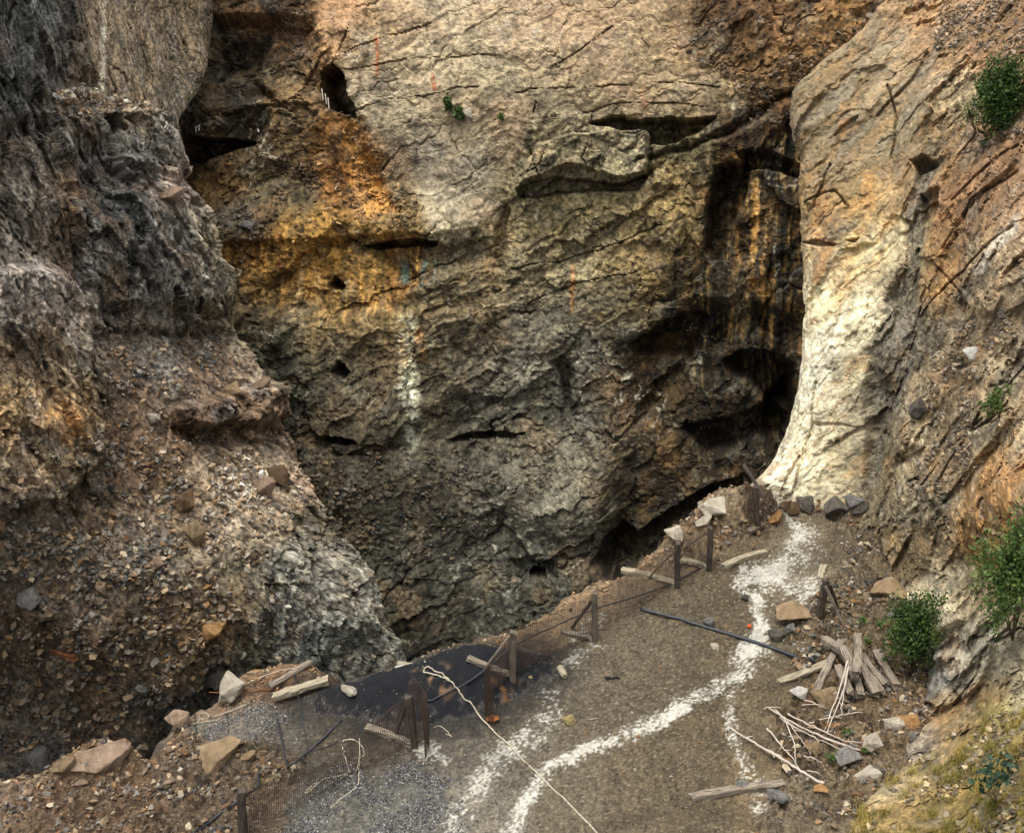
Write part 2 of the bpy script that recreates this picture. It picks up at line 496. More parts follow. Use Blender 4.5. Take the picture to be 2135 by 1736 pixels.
cut([(1060, 905), (1250, 880), (1320, 900), (1270, 1060), (1180, 1110), (1080, 1080), (1010, 1010)], -1.0, 40)
D = D + 1.9 * sstep(370, 480, py) * sstep(1010, 880, px) + 0.9 * sstep(900, 1010, wy) * sstep(1330, 1250, px)
D = D - 1.0 * sstep(-8, 8, polysd(ex, ey, [(480, 505), (640, 500), (1000, 480), (1000, 640), (700, 650), (480, 640)])) * 0.5
CR = [[(715, 145), (780, 135), (841, 123), (960, 121), (1060, 118)], [(690, 132), (740, 100), (790, 80), (900, 50)], [(700, 120), (725, 70), (740, 40)],
      [(735, 230), (790, 212), (860, 200), (949, 188), (1000, 184)], [(1074, 196), (1160, 188), (1283, 177), (1380, 168), (1498, 181)],
      [(1153, 140), (1190, 122), (1230, 95), (1264, 66), (1300, 44)], [(1220, 235), (1290, 212), (1400, 215), (1470, 222)],
      [(1060, 560), (1160, 545), (1250, 520), (1380, 470)], [(1100, 630), (1200, 590), (1330, 565)], [(830, 600), (900, 560), (1040, 510)], [(1130, 380), (1100, 300), (1120, 215)], [(1230, 290), (1215, 330), (1225, 360)]]
for L_ in CR:
    d, _ = linesd(ex, ey, L_)
    D -= 0.5 * (1 - sstep(0.3, 2.0, d + 1.2 * sstep(0.0, 0.4, perlin(P / 1.3, 48)))) * (0.6 + 0.4 * np.abs(w3))
d, _ = linesd(wx, wy, [(1330, 340), (1440, 312), (1530, 272), (1610, 218), (1665, 188), (1760, 108), (1840, 45), (1990, -120)])
D -= 0.4 * (1 - sstep(1, 6, d + 3 * w3))

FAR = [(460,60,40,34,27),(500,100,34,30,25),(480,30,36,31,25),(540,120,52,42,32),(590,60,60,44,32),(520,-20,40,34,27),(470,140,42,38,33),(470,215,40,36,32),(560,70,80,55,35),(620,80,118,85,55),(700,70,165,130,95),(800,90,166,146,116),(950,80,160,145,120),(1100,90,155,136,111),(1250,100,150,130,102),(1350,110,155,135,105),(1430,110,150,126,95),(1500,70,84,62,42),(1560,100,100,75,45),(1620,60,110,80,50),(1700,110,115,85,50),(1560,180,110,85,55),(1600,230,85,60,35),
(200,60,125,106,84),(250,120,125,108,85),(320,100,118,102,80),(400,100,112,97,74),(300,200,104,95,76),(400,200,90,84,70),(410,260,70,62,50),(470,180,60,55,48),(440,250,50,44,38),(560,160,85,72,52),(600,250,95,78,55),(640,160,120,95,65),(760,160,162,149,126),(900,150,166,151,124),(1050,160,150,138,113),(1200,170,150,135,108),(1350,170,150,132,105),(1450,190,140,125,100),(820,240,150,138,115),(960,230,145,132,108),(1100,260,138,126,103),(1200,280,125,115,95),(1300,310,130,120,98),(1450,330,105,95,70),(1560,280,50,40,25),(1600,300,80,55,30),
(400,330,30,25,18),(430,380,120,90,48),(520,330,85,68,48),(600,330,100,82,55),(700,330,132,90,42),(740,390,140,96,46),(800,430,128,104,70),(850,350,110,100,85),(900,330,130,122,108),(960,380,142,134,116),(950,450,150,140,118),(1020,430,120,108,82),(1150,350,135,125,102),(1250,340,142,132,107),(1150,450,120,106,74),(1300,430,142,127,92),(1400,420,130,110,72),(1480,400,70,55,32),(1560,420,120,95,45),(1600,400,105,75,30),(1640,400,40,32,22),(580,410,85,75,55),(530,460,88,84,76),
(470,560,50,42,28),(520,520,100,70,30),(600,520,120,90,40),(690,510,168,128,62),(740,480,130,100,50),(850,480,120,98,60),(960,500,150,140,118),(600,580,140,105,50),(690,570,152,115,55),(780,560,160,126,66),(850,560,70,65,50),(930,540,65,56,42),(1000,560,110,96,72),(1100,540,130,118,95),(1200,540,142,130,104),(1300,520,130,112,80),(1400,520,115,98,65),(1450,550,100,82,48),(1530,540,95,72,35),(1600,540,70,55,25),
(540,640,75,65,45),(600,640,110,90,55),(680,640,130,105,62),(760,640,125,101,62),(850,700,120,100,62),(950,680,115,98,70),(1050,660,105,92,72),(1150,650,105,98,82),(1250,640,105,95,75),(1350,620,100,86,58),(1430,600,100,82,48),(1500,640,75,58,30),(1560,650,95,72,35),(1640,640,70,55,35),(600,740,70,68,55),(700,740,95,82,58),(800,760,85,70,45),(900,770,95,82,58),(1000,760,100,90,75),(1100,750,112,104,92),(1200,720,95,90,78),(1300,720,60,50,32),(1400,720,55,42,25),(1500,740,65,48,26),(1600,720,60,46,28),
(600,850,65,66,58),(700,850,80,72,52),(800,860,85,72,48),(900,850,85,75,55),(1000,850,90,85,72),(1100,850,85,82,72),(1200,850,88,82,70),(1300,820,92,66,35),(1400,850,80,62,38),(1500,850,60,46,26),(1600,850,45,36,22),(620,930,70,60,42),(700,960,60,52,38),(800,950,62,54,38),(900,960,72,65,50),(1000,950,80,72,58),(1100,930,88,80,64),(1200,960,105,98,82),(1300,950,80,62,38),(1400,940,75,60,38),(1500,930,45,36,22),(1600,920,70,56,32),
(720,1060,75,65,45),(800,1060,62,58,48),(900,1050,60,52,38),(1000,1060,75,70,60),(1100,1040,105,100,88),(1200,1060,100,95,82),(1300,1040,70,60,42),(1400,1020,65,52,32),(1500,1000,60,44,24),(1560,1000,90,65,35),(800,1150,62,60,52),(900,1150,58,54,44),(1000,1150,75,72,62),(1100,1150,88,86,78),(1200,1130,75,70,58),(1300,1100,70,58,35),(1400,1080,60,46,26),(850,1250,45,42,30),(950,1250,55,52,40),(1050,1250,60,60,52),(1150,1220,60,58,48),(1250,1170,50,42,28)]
col = rbf(px + 30 * w1 + 9 * w3, py + 30 * w2 + 9 * w4, FAR, 34)  # samples from dark recesses carry their shade into the colour
# stains, seeps and dust with shapes of their own, plus painted recess shade
streak = perlin(np.stack([P[:, 0] * 2.2 + w3 * .3, P[:, 2] * 0.12, P[:, 1] * .1], -1), 60)
streak2 = perlin(np.stack([P[:, 0] * 5.0, P[:, 2] * 0.2, P[:, 1] * .1], -1), 61)
och = sstep(-16, 16, polysd(wx, wy, [(480, 510), (720, 475), (860, 490), (900, 560), (830, 640), (740, 660), (600, 640), (500, 600)]))
wall = np.clip(np.maximum(och, drip) + 0.25, 0, 1)
col = col * (1 + wall * (0.55 * streak + 0.35 * streak2))[:, None]
col = blend(col, och * (0.6 + streak), (172, 124, 50), 0.5)
col = blend(col, sstep(0.15, 0.5, streak2) * och, (200, 154, 70), 0.7)
col = blend(col, sstep(0.2, 0.45, streak) * och, (92, 52, 18), 0.6)
s3 = perlin(np.stack([P[:, 0] * 2.9 + w1 * .9 + w3 * .5, P[:, 2] * 0.09 + 7, P[:, 1] * .1], -1), 62); s4 = perlin(np.stack([P[:, 0] * 6.5 + w1 * 1.4 + w4 * .7, P[:, 2] * 0.26, P[:, 1] * .1], -1), 63)
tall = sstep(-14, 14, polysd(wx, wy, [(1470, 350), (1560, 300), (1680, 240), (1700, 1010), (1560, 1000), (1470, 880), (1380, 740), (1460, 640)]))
wet_shade = sstep(-30, 30, polysd(wx, wy, [(1290, 740), (1370, 680), (1460, 630), (1490, 340), (1600, 300), (1690, 330), (1690, 1060), (1400, 1090), (1250, 1200), (1270, 1010), (1330, 900)]))
col = blend(col, np.clip(wet_shade * (0.85 + 0.9 * fbm(P / 2.0, 4, 64)), 0, 1), (40, 33, 20), 0.82)  # wet staining and the overhang's shade, both painted near-black into the colour
brk = sstep(-0.25, 0.25, fbm(P / 1.3, 3, 65))
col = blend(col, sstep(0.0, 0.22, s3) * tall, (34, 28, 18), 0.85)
col = blend(col, sstep(0.10, 0.32, -s3) * tall * brk * sstep(1000, 640, py), (150, 110, 50), 0.6)
col = blend(col, sstep(0.22, 0.36, s4) * tall * brk * sstep(900, 620, py), (196, 160, 94), 0.4)
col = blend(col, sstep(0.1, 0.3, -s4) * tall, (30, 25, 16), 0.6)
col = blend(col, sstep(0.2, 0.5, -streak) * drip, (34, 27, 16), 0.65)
col = blend(col, sstep(-14, 10, polysd(wx, wy, [(676, 235), (730, 250), (745, 310), (790, 400), (830, 445), (735, 452), (710, 330)])), (182, 130, 62), 0.85)
for pts, wdt, c, a in [([(858, 668), (852, 720), (862, 760), (860, 800), (866, 850), (862, 912)], 15, (200, 200, 176), 0.9),
                       ([(858, 668), (860, 760)], 6, (205, 205, 178), 0.8), ([(906, 664), (908, 700), (902, 735)], 4, (168, 160, 125), 0.6),
                       ([(938, 690), (942, 760)], 5, (176, 170, 142), 0.65), ([(882, 690), (884, 745)], 9, (184, 122, 40), 0.7), ([(846, 700), (850, 745)], 7, (176, 132, 62), 0.7),
                       ([(844, 560), (846, 590)], 8, (92, 132, 132), 0.65), ([(886, 545), (880, 590)], 4, (120, 150, 150), 0.7), ([(838, 540), (840, 580)], 4, (86, 120, 118), 0.5), ([(910, 545), (908, 575)], 3, (150, 160, 150), 0.5),
                       ([(569, 396), (570, 416)], 3.5, (96, 142, 140), 0.8), ([(672, 205), (678, 225)], 2, (170, 150, 120), 0.7),
                       ([(786, 80), (790, 120), (784, 165)], 3, (170, 92, 48), 0.8), ([(903, 160), (907, 184)], 3, (168, 88, 44), 0.8), ([(1196, 560), (1190, 660)], 4, (172, 112, 52), 0.6),
                       ([(1524, 205), (1526, 240)], 5, (205, 196, 170), 0.8), ([(1340, 180), (1344, 220)], 2.5, (160, 90, 50), 0.6), ([(1580, 400), (1572, 520), (1566, 600)], 7, (190, 142, 70), 0.7), ([(640, 540), (620, 640)], 5, (190, 160, 115), 0.7), ([(660, 560), (672, 640)], 5, (186, 150, 100), 0.6)]:
    d, al = linesd(px + 3 * w3, py + 3 * w4, pts)
    col = blend(col, (1 - sstep(wdt * 0.4, wdt * 1.7, d + 6.0 * streak2 + 3.0 * w4)) * sstep(-.55, .1, fbm(P / 0.9, 3, 81)), c, a)
col = blend(col, sstep(-18, 18, polysd(wx, wy, [(860, 400), (1000, 400), (1040, 440), (980, 480), (900, 470)])), (176, 166, 142), 0.45)
# hue patches, quartz veins and the tone of single broken faces
col *= (1 + 0.32 * (c1 - .5) * ro + 0.40 * (c2 - .5) * ro + 0.55 * (c3 - .5) * (0.3 + 0.7 * ro))[:, None]
rust = sstep(0.12, 0.6, fbm(P / 2.2, 4, 70)); col = blend(col, rust * (1 - 0.5 * slab), (140, 106, 66), 0.3)
grey = sstep(0.12, 0.6, fbm(P / 1.6, 4, 71)); col = blend(col, grey, (112, 110, 104), 0.28)
dark = sstep(0.1, 0.5, fbm(P / 1.1, 4, 75)); col *= (1 - 0.45 * dark)[:, None]
pink = sstep(0.0, 0.5, fbm(P / 3.0, 3, 76)) * slab; col = blend(col, pink, (166, 136, 108), 0.3)
vein = 1 - sstep(0, 0.035, np.abs(fbm(Q / 2.4, 4, 72))); col = blend(col, vein * sstep(0, .4, fbm(P / 4, 2, 73)) * (1 - scree), (196, 190, 178), 0.55)
fine = fbm(P / 0.26, 3, 74, .8); col *= np.clip(1 + (0.95 - 0.5 * slab) * fine, .25, 2.2)[:, None]
kk = (0.38 * sstep(560, 820, py) * (1 - wet_shade))[:, None]; lm = (col * [0.3, 0.6, 0.1]).sum(1, keepdims=True); col = col * (1 - kk) + lm * kk * [0.98, 0.98, 0.92]
edge = sstep(0.08, 0.0, e3) * ro * sstep(0, .3, fbm(P / 1.5, 2, 78)); col = blend(col, edge, (176, 168, 150), 0.28)
FAR_GAIN = np.array([0.98, 0.97, 0.81])
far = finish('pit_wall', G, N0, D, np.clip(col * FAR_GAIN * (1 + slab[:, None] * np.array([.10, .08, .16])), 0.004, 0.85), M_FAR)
far.scree = scree; far.ro = ro; far.py0 = py; far.px0 = px

# ============ the left rock slope running down into the pit
ly = [-150, 40, 170, 250, 300, 370, 450, 540, 640, 700, 800, 870, 1020, 1100, 1180, 1290, 1370, 1480, 1620, 1800]
lsil = [445, 442, 420, 372, 362, 372, 440, 458, 474, 492, 552, 582, 640, 700, 762, 802, 842, 900, 980, 1050]
lYs = [73, 71.5, 68, 64, 60.5, 59.5, 58.3, 57.2, 56, 55.2, 53.8, 52.8, 50.2, 48.8, 47.4, 46.2, 45.8, 46, 46.5, 47]
lYl = [47, 45, 43.6, 42.6, 41.8, 41, 40.2, 39.3, 38.2, 37.6, 36.7, 36, 34.8, 34.4, 33.9, 33.4, 33.4, 33.8, 34.4, 35]
frac = [0, .22, .42, .6, .76, .89, 1.0]
rows = []
for i, y in enumerate(ly):
    r = []
    for f in frac:
        x = -110 + (lsil[i] + 110) * f
        r.append(at(x, y, lYl[i] + (lYs[i] - lYl[i]) * (f ** 1.15)))
    s = r[-1]
    r.append(at(lsil[i] - 8, y, lYs[i] + 2.0)); r.append(at(lsil[i] - 40, y, lYs[i] + 7.0)); r.append(at(lsil[i] - 110, y, lYs[i] + 15.0))
    rows.append(r)
ctrl = np.array(rows)
lcx = [-110 + 600 * f for f in frac] + [515, 560, 640]
G = dense(ctrl, ly, lcx, 2.3)
R, K = G.shape[:2]
N0 = grid_normals(G); P = G.reshape(-1, 3)
px, py = chart(P)
w1 = fbm(P / 2.4, 3, 105); w2 = fbm(P / 2.4 + 31.7, 3, 106); w3 = fbm(P / 0.55, 3, 108); w4 = fbm(P / 0.55 + 9, 3, 109)
wx = px + 15 * w1 + 5 * w3; wy = py + 15 * w2 + 5 * w4; ex = px + 10 * w1 + 1.2 * w3; ey = py + 10 * w2 + 1.2 * w4
Q = np.stack([P[:, 0], P[:, 1], P[:, 2] / 1.5], -1) + 0.35 * np.stack([w1, w2, w1 - w2], -1) + 0.08 * np.stack([w3, w4, w3 + w4], -1)
sc1 = sstep(-12, 12, polysd(wx, wy, [(195, 690), (330, 692), (480, 715), (535, 775), (470, 800), (380, 830), (340, 900), (420, 930), (600, 955), (650, 1040), (560, 1110), (450, 1160), (395, 1170), (300, 1210), (-150, 1230), (-150, 1060), (160, 1080), (250, 1060), (220, 990), (180, 960), (220, 880), (230, 800)]))
sc2 = sstep(-14, 14, polysd(wx, wy, [(-150, 1080), (380, 1130), (560, 1150), (520, 1290), (470, 1400), (330, 1480), (300, 1620), (-150, 1700)]))
sc3 = sstep(-6, 6, polysd(wx, wy, [(100, 200), (200, 195), (340, 228), (335, 240), (210, 245), (120, 240)]))
scree = np.maximum(np.maximum(sc1, 0.8 * sc2), sc3)
f1, c1, e1 = facets(Q / 2.6, 11, .9, .05); f2, c2, e2 = facets(Q / 1.0 + 5, 12, .9, .05); f3, c3, e3 = facets(Q / 0.42 + 9, 13, .8, .08)
ro = 1 - 0.72 * scree
pale = sstep(-5, 5, polysd(wx, wy, [(160, 30), (160, -200), (700, -200), (700, 260), (365, 250), (345, 235), (215, 205), (195, 130)]))
ro = ro * (1 - 0.82 * pale)
bed = fbm(np.stack([P[:, 0] / 0.5, P[:, 1] / 0.5, P[:, 2] / 2.6], -1), 4, 123)
joint = 0.30 * (1 - sstep(0, 0.035, e1)) * sstep(-.1, .2, perlin(P / 2.0, 124)) + 0.18 * (1 - sstep(0, 0.05, e2)) * sstep(0, .3, perlin(P / 1.2, 125)) + 0.09 * (1 - sstep(0, .07, e3)) * sstep(0, .3, perlin(P / 0.7, 126))
D = 0.75 * fbm(P / 7.0, 3, 120) * (1 - 0.7 * pale) + ro * (0.55 * f1 + 0.34 * f2 + 0.18 * f3 + 0.10 * bed) - joint * (1 - 0.8 * scree) + 0.045 * fbm(P / 0.45, 4, 121)
D += 0.35 * perlin(np.stack([P[:, 0] * 1.1, P[:, 1] * 1.1, P[:, 2] * 0.22], -1), 122) * ro
cut([(-150, -200), (165, -200), (158, 60), (185, 190), (120, 240), (-150, 300)], -0.9, 17, X=ex, Y=ey)
cut([(100, 240), (345, 238), (356, 260), (362, 300), (372, 480), (470, 560), (480, 690), (200, 690), (150, 420)], -1.3, 12, X=ex, Y=ey)
cut([(160, 300), (230, 290), (260, 400), (210, 480), (250, 600), (230, 690), (190, 690), (150, 480)], 1.0, 27, X=ex, Y=ey)
cut([(-150, 560), (120, 565), (190, 640), (185, 760), (212, 860), (208, 960), (170, 1000), (120, 1040), (-150, 1060)], -1.2, 14, X=ex, Y=ey)
cut([(200, 640), (470, 650), (480, 695), (210, 690)], 0.8, 15, X=ex, Y=ey)
cut([(355, 850), (430, 830), (500, 812), (570, 800), (588, 860), (560, 880), (470, 890), (380, 895)], -1.2, 11, X=ex, Y=ey)
cut([(360, 890), (560, 884), (590, 900), (560, 930), (400, 925)], 0.9, 9, X=ex, Y=ey)
cut([(230, 335), (280, 330), (360, 370), (372, 385), (300, 375), (245, 352)], -0.7, 8, X=ex, Y=ey)
cut([(60, 200), (345, 240), (350, 250), (100, 250)], 0.3, 8, X=ex, Y=ey)
cut([(300, 1500), (400, 1440), (520, 1380), (600, 1410), (480, 1480), (380, 1600), (300, 1620)], 0.5, 13, X=ex, Y=ey)
cut([(350, 355), (400, 130), (372, 130), (345, 100)], 0.0, 8, X=ex, Y=ey)
LEFT = [(60,80,85,85,82),(60,200,75,74,72),(130,100,60,56,52),(190,100,135,115,90),(250,100,125,108,85),(330,120,120,105,82),(400,100,115,100,75),(120,180,85,80,74),(200,180,120,105,85),(300,200,105,95,75),(400,200,90,84,70),(200,240,85,75,65),(290,230,110,90,65),(70,300,70,62,55),(150,280,72,64,52),(250,300,70,66,58),(330,300,80,76,68),(60,420,95,88,78),(130,420,80,62,42),(200,380,58,56,52),(270,350,78,77,75),(340,360,110,104,96),(350,405,155,130,115),(400,440,112,104,90),(250,440,52,52,52),(330,470,80,78,72),(430,500,110,100,80),(60,540,115,105,95),(130,520,75,60,48),(220,560,52,50,46),(320,560,62,60,56),(420,570,95,85,68),(60,640,105,96,88),(140,650,128,115,103),(230,640,50,46,42),(320,640,68,62,56),(420,640,88,80,64),(480,660,110,98,72),(70,740,95,78,55),(160,740,120,108,90),(250,700,85,72,60),(330,720,100,92,82),(420,720,85,72,58),(70,860,122,97,60),(140,860,132,102,55),(190,820,95,82,62),(250,800,80,62,45),(350,770,95,90,84),(440,790,115,92,70),(520,790,125,108,88),(450,850,70,52,42),(550,850,90,68,50),(70,960,135,112,80),(140,950,105,88,62),(230,900,78,60,44),(310,870,110,88,65),(400,900,82,60,40),(500,900,100,80,55),(70,1030,95,82,65),(180,1020,80,66,48),(280,980,88,66,44),(360,1000,95,75,52),(450,980,142,124,100),(530,990,152,134,110),(600,1000,142,120,97),(90,1100,80,70,58),(200,1080,95,78,60),(300,1080,100,84,66),(400,1080,110,92,70),(480,1080,148,131,108),(560,1080,120,105,82),(660,1100,85,76,58),(80,1180,75,68,58),(200,1180,85,78,68),(300,1150,92,87,78),(400,1150,112,97,78),(500,1180,85,76,58),(600,1180,105,102,92),(720,1180,95,90,78),(80,1280,76,61,44),(180,1270,88,74,58),(300,1270,80,64,43),(400,1280,78,62,43),(500,1270,85,72,48),(600,1280,80,80,74),(700,1280,95,95,88),(780,1280,100,98,88),(80,1370,73,60,44),(200,1380,68,56,40),(320,1360,68,56,38),(430,1320,102,80,46),(540,1350,72,68,55),(640,1360,68,70,66),(760,1360,85,85,76),(80,1470,63,55,45),(200,1470,66,53,37),(320,1460,52,50,44),(450,1420,42,40,34),(80,1560,72,68,64),(200,1540,62,50,38),(320,1520,42,38,32)]
col = rbf(px + 24 * w1 + 9 * w3, py + 24 * w2 + 9 * w4, LEFT, 32)
streak = perlin(np.stack([P[:, 0] * 2.4, P[:, 1] * 2.4, P[:, 2] * 0.2], -1), 160)
col = col * (1 + 0.5 * streak * (1 - scree))[:, None]
col = blend(col, sstep(0.1, 0.4, streak) * pale, (150, 124, 92), 0.5)
col = blend(col, (1 - sstep(3, 7, np.abs(px - 214 + 5 * w3))) * sstep(140, 40, np.abs(py - 110)), (196, 182, 158), 0.8)
d, _ = linesd(px, py, [(70, 870), (110, 850), (135, 870), (130, 910)]); col = blend(col, 1 - sstep(8, 26, d + 9 * w3), (160, 116, 60), 0.6)
dirt = sstep(-0.1, 0.45, fbm(P / 1.6, 4, 161)) * scree; col = blend(col, dirt, (84, 68, 52), 0.42)
col *= (1 + 0.40 * (c1 - .5) * ro + 0.55 * (c2 - .5) * ro + 0.65 * (c3 - .5) * (0.25 + 0.75 * ro))[:, None]
rust = sstep(0.15, 0.6, fbm(P / 1.8, 4, 170)); col = blend(col, rust, (128, 98, 66), 0.2)
grey = sstep(0.12, 0.6, fbm(P / 1.3, 4, 171)); col = blend(col, grey * (1 - scree), (122, 118, 114), 0.35)
dark = sstep(0.08, 0.5, fbm(P / 1.0, 4, 175)); col *= (1 - 0.42 * dark)[:, None]
vein = 1 - sstep(0, 0.03, np.abs(fbm(Q / 1.6, 4, 172))); col = blend(col, vein * sstep(0, .4, fbm(P / 3, 2, 173)) * (1 - scree), (190, 186, 178), 0.35)
col *= np.clip(1 + 1.0 * fbm(P / 0.22, 3, 174, .8), .25, 2.2)[:, None]
edge = sstep(0.09, 0.0, e3) * ro * sstep(0, .3, fbm(P / 1.5, 2, 178)); col = blend(col, edge, (176, 170, 160), 0.12)
LEFT_GAIN = np.array([1.54, 1.55, 1.42])
left = finish('left_rock_slope', G, N0, D, np.clip(col * LEFT_GAIN, 0.004, 0.85), M_LEFT, jut=(0.32, -0.88, 0.35), sat=0.78)
left.scree = scree; left.sc1 = sc1; left.sc2 = sc2; left.sc3 = sc3; left.px0 = px; left.py0 = py

# ============ the right rock slope with the pale buttress
ry = [-150, 50, 190, 350, 500, 650, 800, 950, 1040, 1180, 1300, 1420, 1540, 1650, 1780, 1900]
k1p = [2005, 1822, 1664, 1668, 1672, 1682, 1670, 1624, 1566, 1640, 1680, 1700, 1700, 1700, 1700, 1700]
k2p = [2060, 1900, 1735, 1722, 1730, 1738, 1728, 1692, 1660, 1720, 1740, 1750, 1750, 1750, 1745, 1740]
k3p = [2090, 1950, 1860, 1850, 1845, 1835, 1818, 1808, 1805, 1800, 1800, 1800, 1800, 1790, 1780, 1770]
k4p = [2120, 2000, 1930, 1918, 1908, 1902, 1892, 1882, 1878, 1880, 1900, 1900, 1890, 1880, 1870, 1860]
k5p = [2160, 2070, 2030, 2015, 2008, 2002, 2000, 2000, 2000, 2000, 2000, 2000, 2000, 2000, 2000, 2000]
k6p = [2230, 2165, 2150, 2140, 2135, 2135, 2135, 2135, 2135, 2135, 2135, 2135, 2135, 2135, 2135, 2135]
k7p = [2440] * 16
Yt = dict(k1=[47, 43, 41.5, 40, 38.5, 37, 35.4, 33.8, 32.3], k2=[46, 42.3, 40.8, 39, 37.4, 35.8, 34.2, 32.8, 31.9], k3=[45, 41.5, 40, 38.2, 36.6, 35, 33.5, 32.2, 31.4],
          k4=[44, 40.3, 38.6, 36.7, 35, 33.3, 31.6, 30, 29], k5=[42, 38.5, 36.5, 34.5, 32.6, 30.8, 29, 27.3, 26.3], k6=[39, 35.5, 33.5, 31.5, 29.5, 27.8, 26, 24.3, 23.2], k7=[35.5, 32, 30, 28, 26, 24.3, 22.5, 20.8, 19.7])
zt = dict(k1=[-1.5, -2, -2.5, -3, -3, -3, -3], k2=[-1.5, -2, -2.5, -3, -3, -3, -3], k3=[-.5, -.7, -.8, -.7, -.25, .15, .3], k4=[.5, .1, -.15, .05, .55, 1.1, 1.5], k5=[2.2, 1.7, 1.1, 1.1, 1.4, 1.9, 2.3], k6=[3.6, 3.1, 2.8, 2.6, 2.8, 3.2, 3.6], k7=[5.5, 5, 4.7, 4.6, 4.8, 5.2, 5.5])
rows = []
for i, y in enumerate(ry):
    r = []
    for nm, pp in (('k1', k1p), ('k2', k2p), ('k3', k3p), ('k4', k4p), ('k5', k5p), ('k6', k6p), ('k7', k7p)):
        r.append(at(pp[i], y, Yt[nm][i]) if i < 9 else ground(pp[i], y, zt[nm][i - 9]))
    s = r[0]
    r = [at(k1p[i] + 34, y, s[1] + 9), at(k1p[i] + 6, y, s[1] + 2.2)] + r
    rows.append(r)
ctrl = np.array(rows)
G = dense(ctrl, ry, [1560, 1600, 1630, 1715, 1815, 1910, 2010, 2140, 2400], 2.4)
R, K = G.shape[:2]
N0 = grid_normals(G); P = G.reshape(-1, 3)
px, py = chart(P)
w1 = fbm(P / 1.6, 3, 205); w2 = fbm(P / 1.6 + 31.7, 3, 206); w3 = fbm(P / 0.35, 3, 208); w4 = fbm(P / 0.35 + 9, 3, 209)
wx = px + 15 * w1 + 5 * w3; wy = py + 15 * w2 + 5 * w4; ex = px + 6 * w1 + 1.5 * w3; ey = py + 6 * w2 + 1.5 * w4
ca, sa = math.cos(math.radians(48)), math.sin(math.radians(48))
sx_ = P[:, 0] - 0.5 * P[:, 1]
Q = np.stack([(sx_ * ca + P[:, 2] * sa) / 2.4, P[:, 1] * 0.7, -sx_ * sa + P[:, 2] * ca], -1) + 0.3 * np.stack([w1, w2, w1 - w2], -1) + 0.1 * np.stack([w3, w4, w3 + w4], -1)
butt = sstep(-8, 8, polysd(ex, ey, [(1640, 185), (1830, 40), (1960, 60), (1940, 200), (1910, 330), (1888, 430), (1882, 530), (1850, 600), (1826, 700), (1806, 800), (1808, 1060), (1540, 1070), (1600, 960), (1650, 830)]))
gully = sstep(-11, 9, polysd(px + 10 * w1 + 2 * w3, py + 10 * w2 + 2 * w4, [(1912, 335), (1930, 330), (1960, 330), (1920, 430), (1915, 520), (1908, 640), (1893, 760), (1862, 830), (1835, 900), (1822, 1010), (1808, 1020), (1806, 800), (1830, 700), (1852, 605), (1884, 530), (1890, 440)]))
scree = sstep(-10, 10, polysd(wx, wy, [(2160, 640), (2030, 660), (1960, 740), (1935, 850), (1960, 900), (1915, 960), (1900, 1010), (1980, 1040), (2040, 980), (2020, 880), (2010, 800), (2060, 740), (2160, 690)]))
scree = np.maximum(scree, sstep(-8, 8, polysd(wx, wy, [(2160, 250), (2100, 262), (2040, 290), (2010, 320), (2060, 300), (2160, 275)])))
scree = np.maximum(scree, sstep(-10, 10, polysd(wx, wy, [(1980, -20), (2160, -60), (2200, 130), (2120, 140), (2040, 90), (1950, 80)])))
soil = sstep(-14, 14, polysd(wx, wy, [(1750, 1760), (1800, 1640), (1960, 1560), (2060, 1490), (2300, 1440), (2500, 1950), (1700, 1950)]))
flatp = sstep(-8, 8, polysd(ex, ey, [(1930, 460), (2000, 330), (2110, 250), (2300, 200), (2300, 460), (2120, 470), (2010, 590), (1985, 640), (1910, 660), (1915, 540)]))
f1, c1, e1 = facets(Q / 1.9, 21, .9, .05); f2, c2, e2 = facets(Q / 0.75 + 5, 22, .9, .05); f3, c3, e3 = facets(Q / 0.28 + 9, 23, .8, .08)
ro = (1 - 0.66 * butt) * (1 - 0.5 * scree) * (1 - 0.45 * soil) * (1 - 0.55 * flatp)
bed = fbm(np.stack([Q[:, 0] / 2.2, Q[:, 1] / 2.2, Q[:, 2] / 0.20], -1), 4, 223)
joint = 0.22 * (1 - sstep(0, 0.035, e1)) * sstep(-.1, .2, perlin(P / 1.5, 224)) + 0.12 * (1 - sstep(0, 0.05, e2)) * sstep(0, .3, perlin(P / 0.9, 225)) + 0.06 * (1 - sstep(0, .07, e3)) * sstep(0, .3, perlin(P / 0.5, 226))
D = 0.45 * fbm(P / 4.5, 3, 220) * (1 - 0.5 * butt) + ro * (0.44 * f1 + 0.22 * f2 + 0.09 * f3 + 0.07 * bed) + 0.03 * bed * butt - joint * (1 - 0.8 * scree) * (1 - 0.7 * butt) + 0.05 * fbm(P / 0.3, 4, 221) * (1 - 0.6 * butt)
D += butt * 0.16 * fbm(np.stack([Q[:, 0] * 0.4, Q[:, 1], Q[:, 2] * 1.6], -1), 4, 222)
D -= 0.45 * gully
cut([(1900, 335), (1925, 322), (1950, 335), (1930, 352), (1912, 360)], 0.8, 4, X=ex, Y=ey)
cut([(1920, 405), (1960, 395), (1950, 440), (1918, 470), (1915, 430)], 0.9, 5, X=ex, Y=ey)
cut([(1670, 503), (1700, 500), (1738, 507), (1730, 512), (1690, 511)], 0.5, 2.5, X=ex, Y=ey)
cut([(1760, 500), (1790, 492), (1782, 500)], 0.3, 2, X=ex, Y=ey)
cut([(1755, 260), (1790, 240), (1782, 262), (1730, 290)], 0.25, 2.5, X=ex, Y=ey)
cut([(1690, 878), (1760, 882), (1790, 890), (1760, 888), (1700, 886)], 0.15, 2.5, X=ex, Y=ey + 0)
cut([(1940, 810), (1965, 800), (1972, 830), (1950, 850)], -0.5, 4, X=ex, Y=ey)
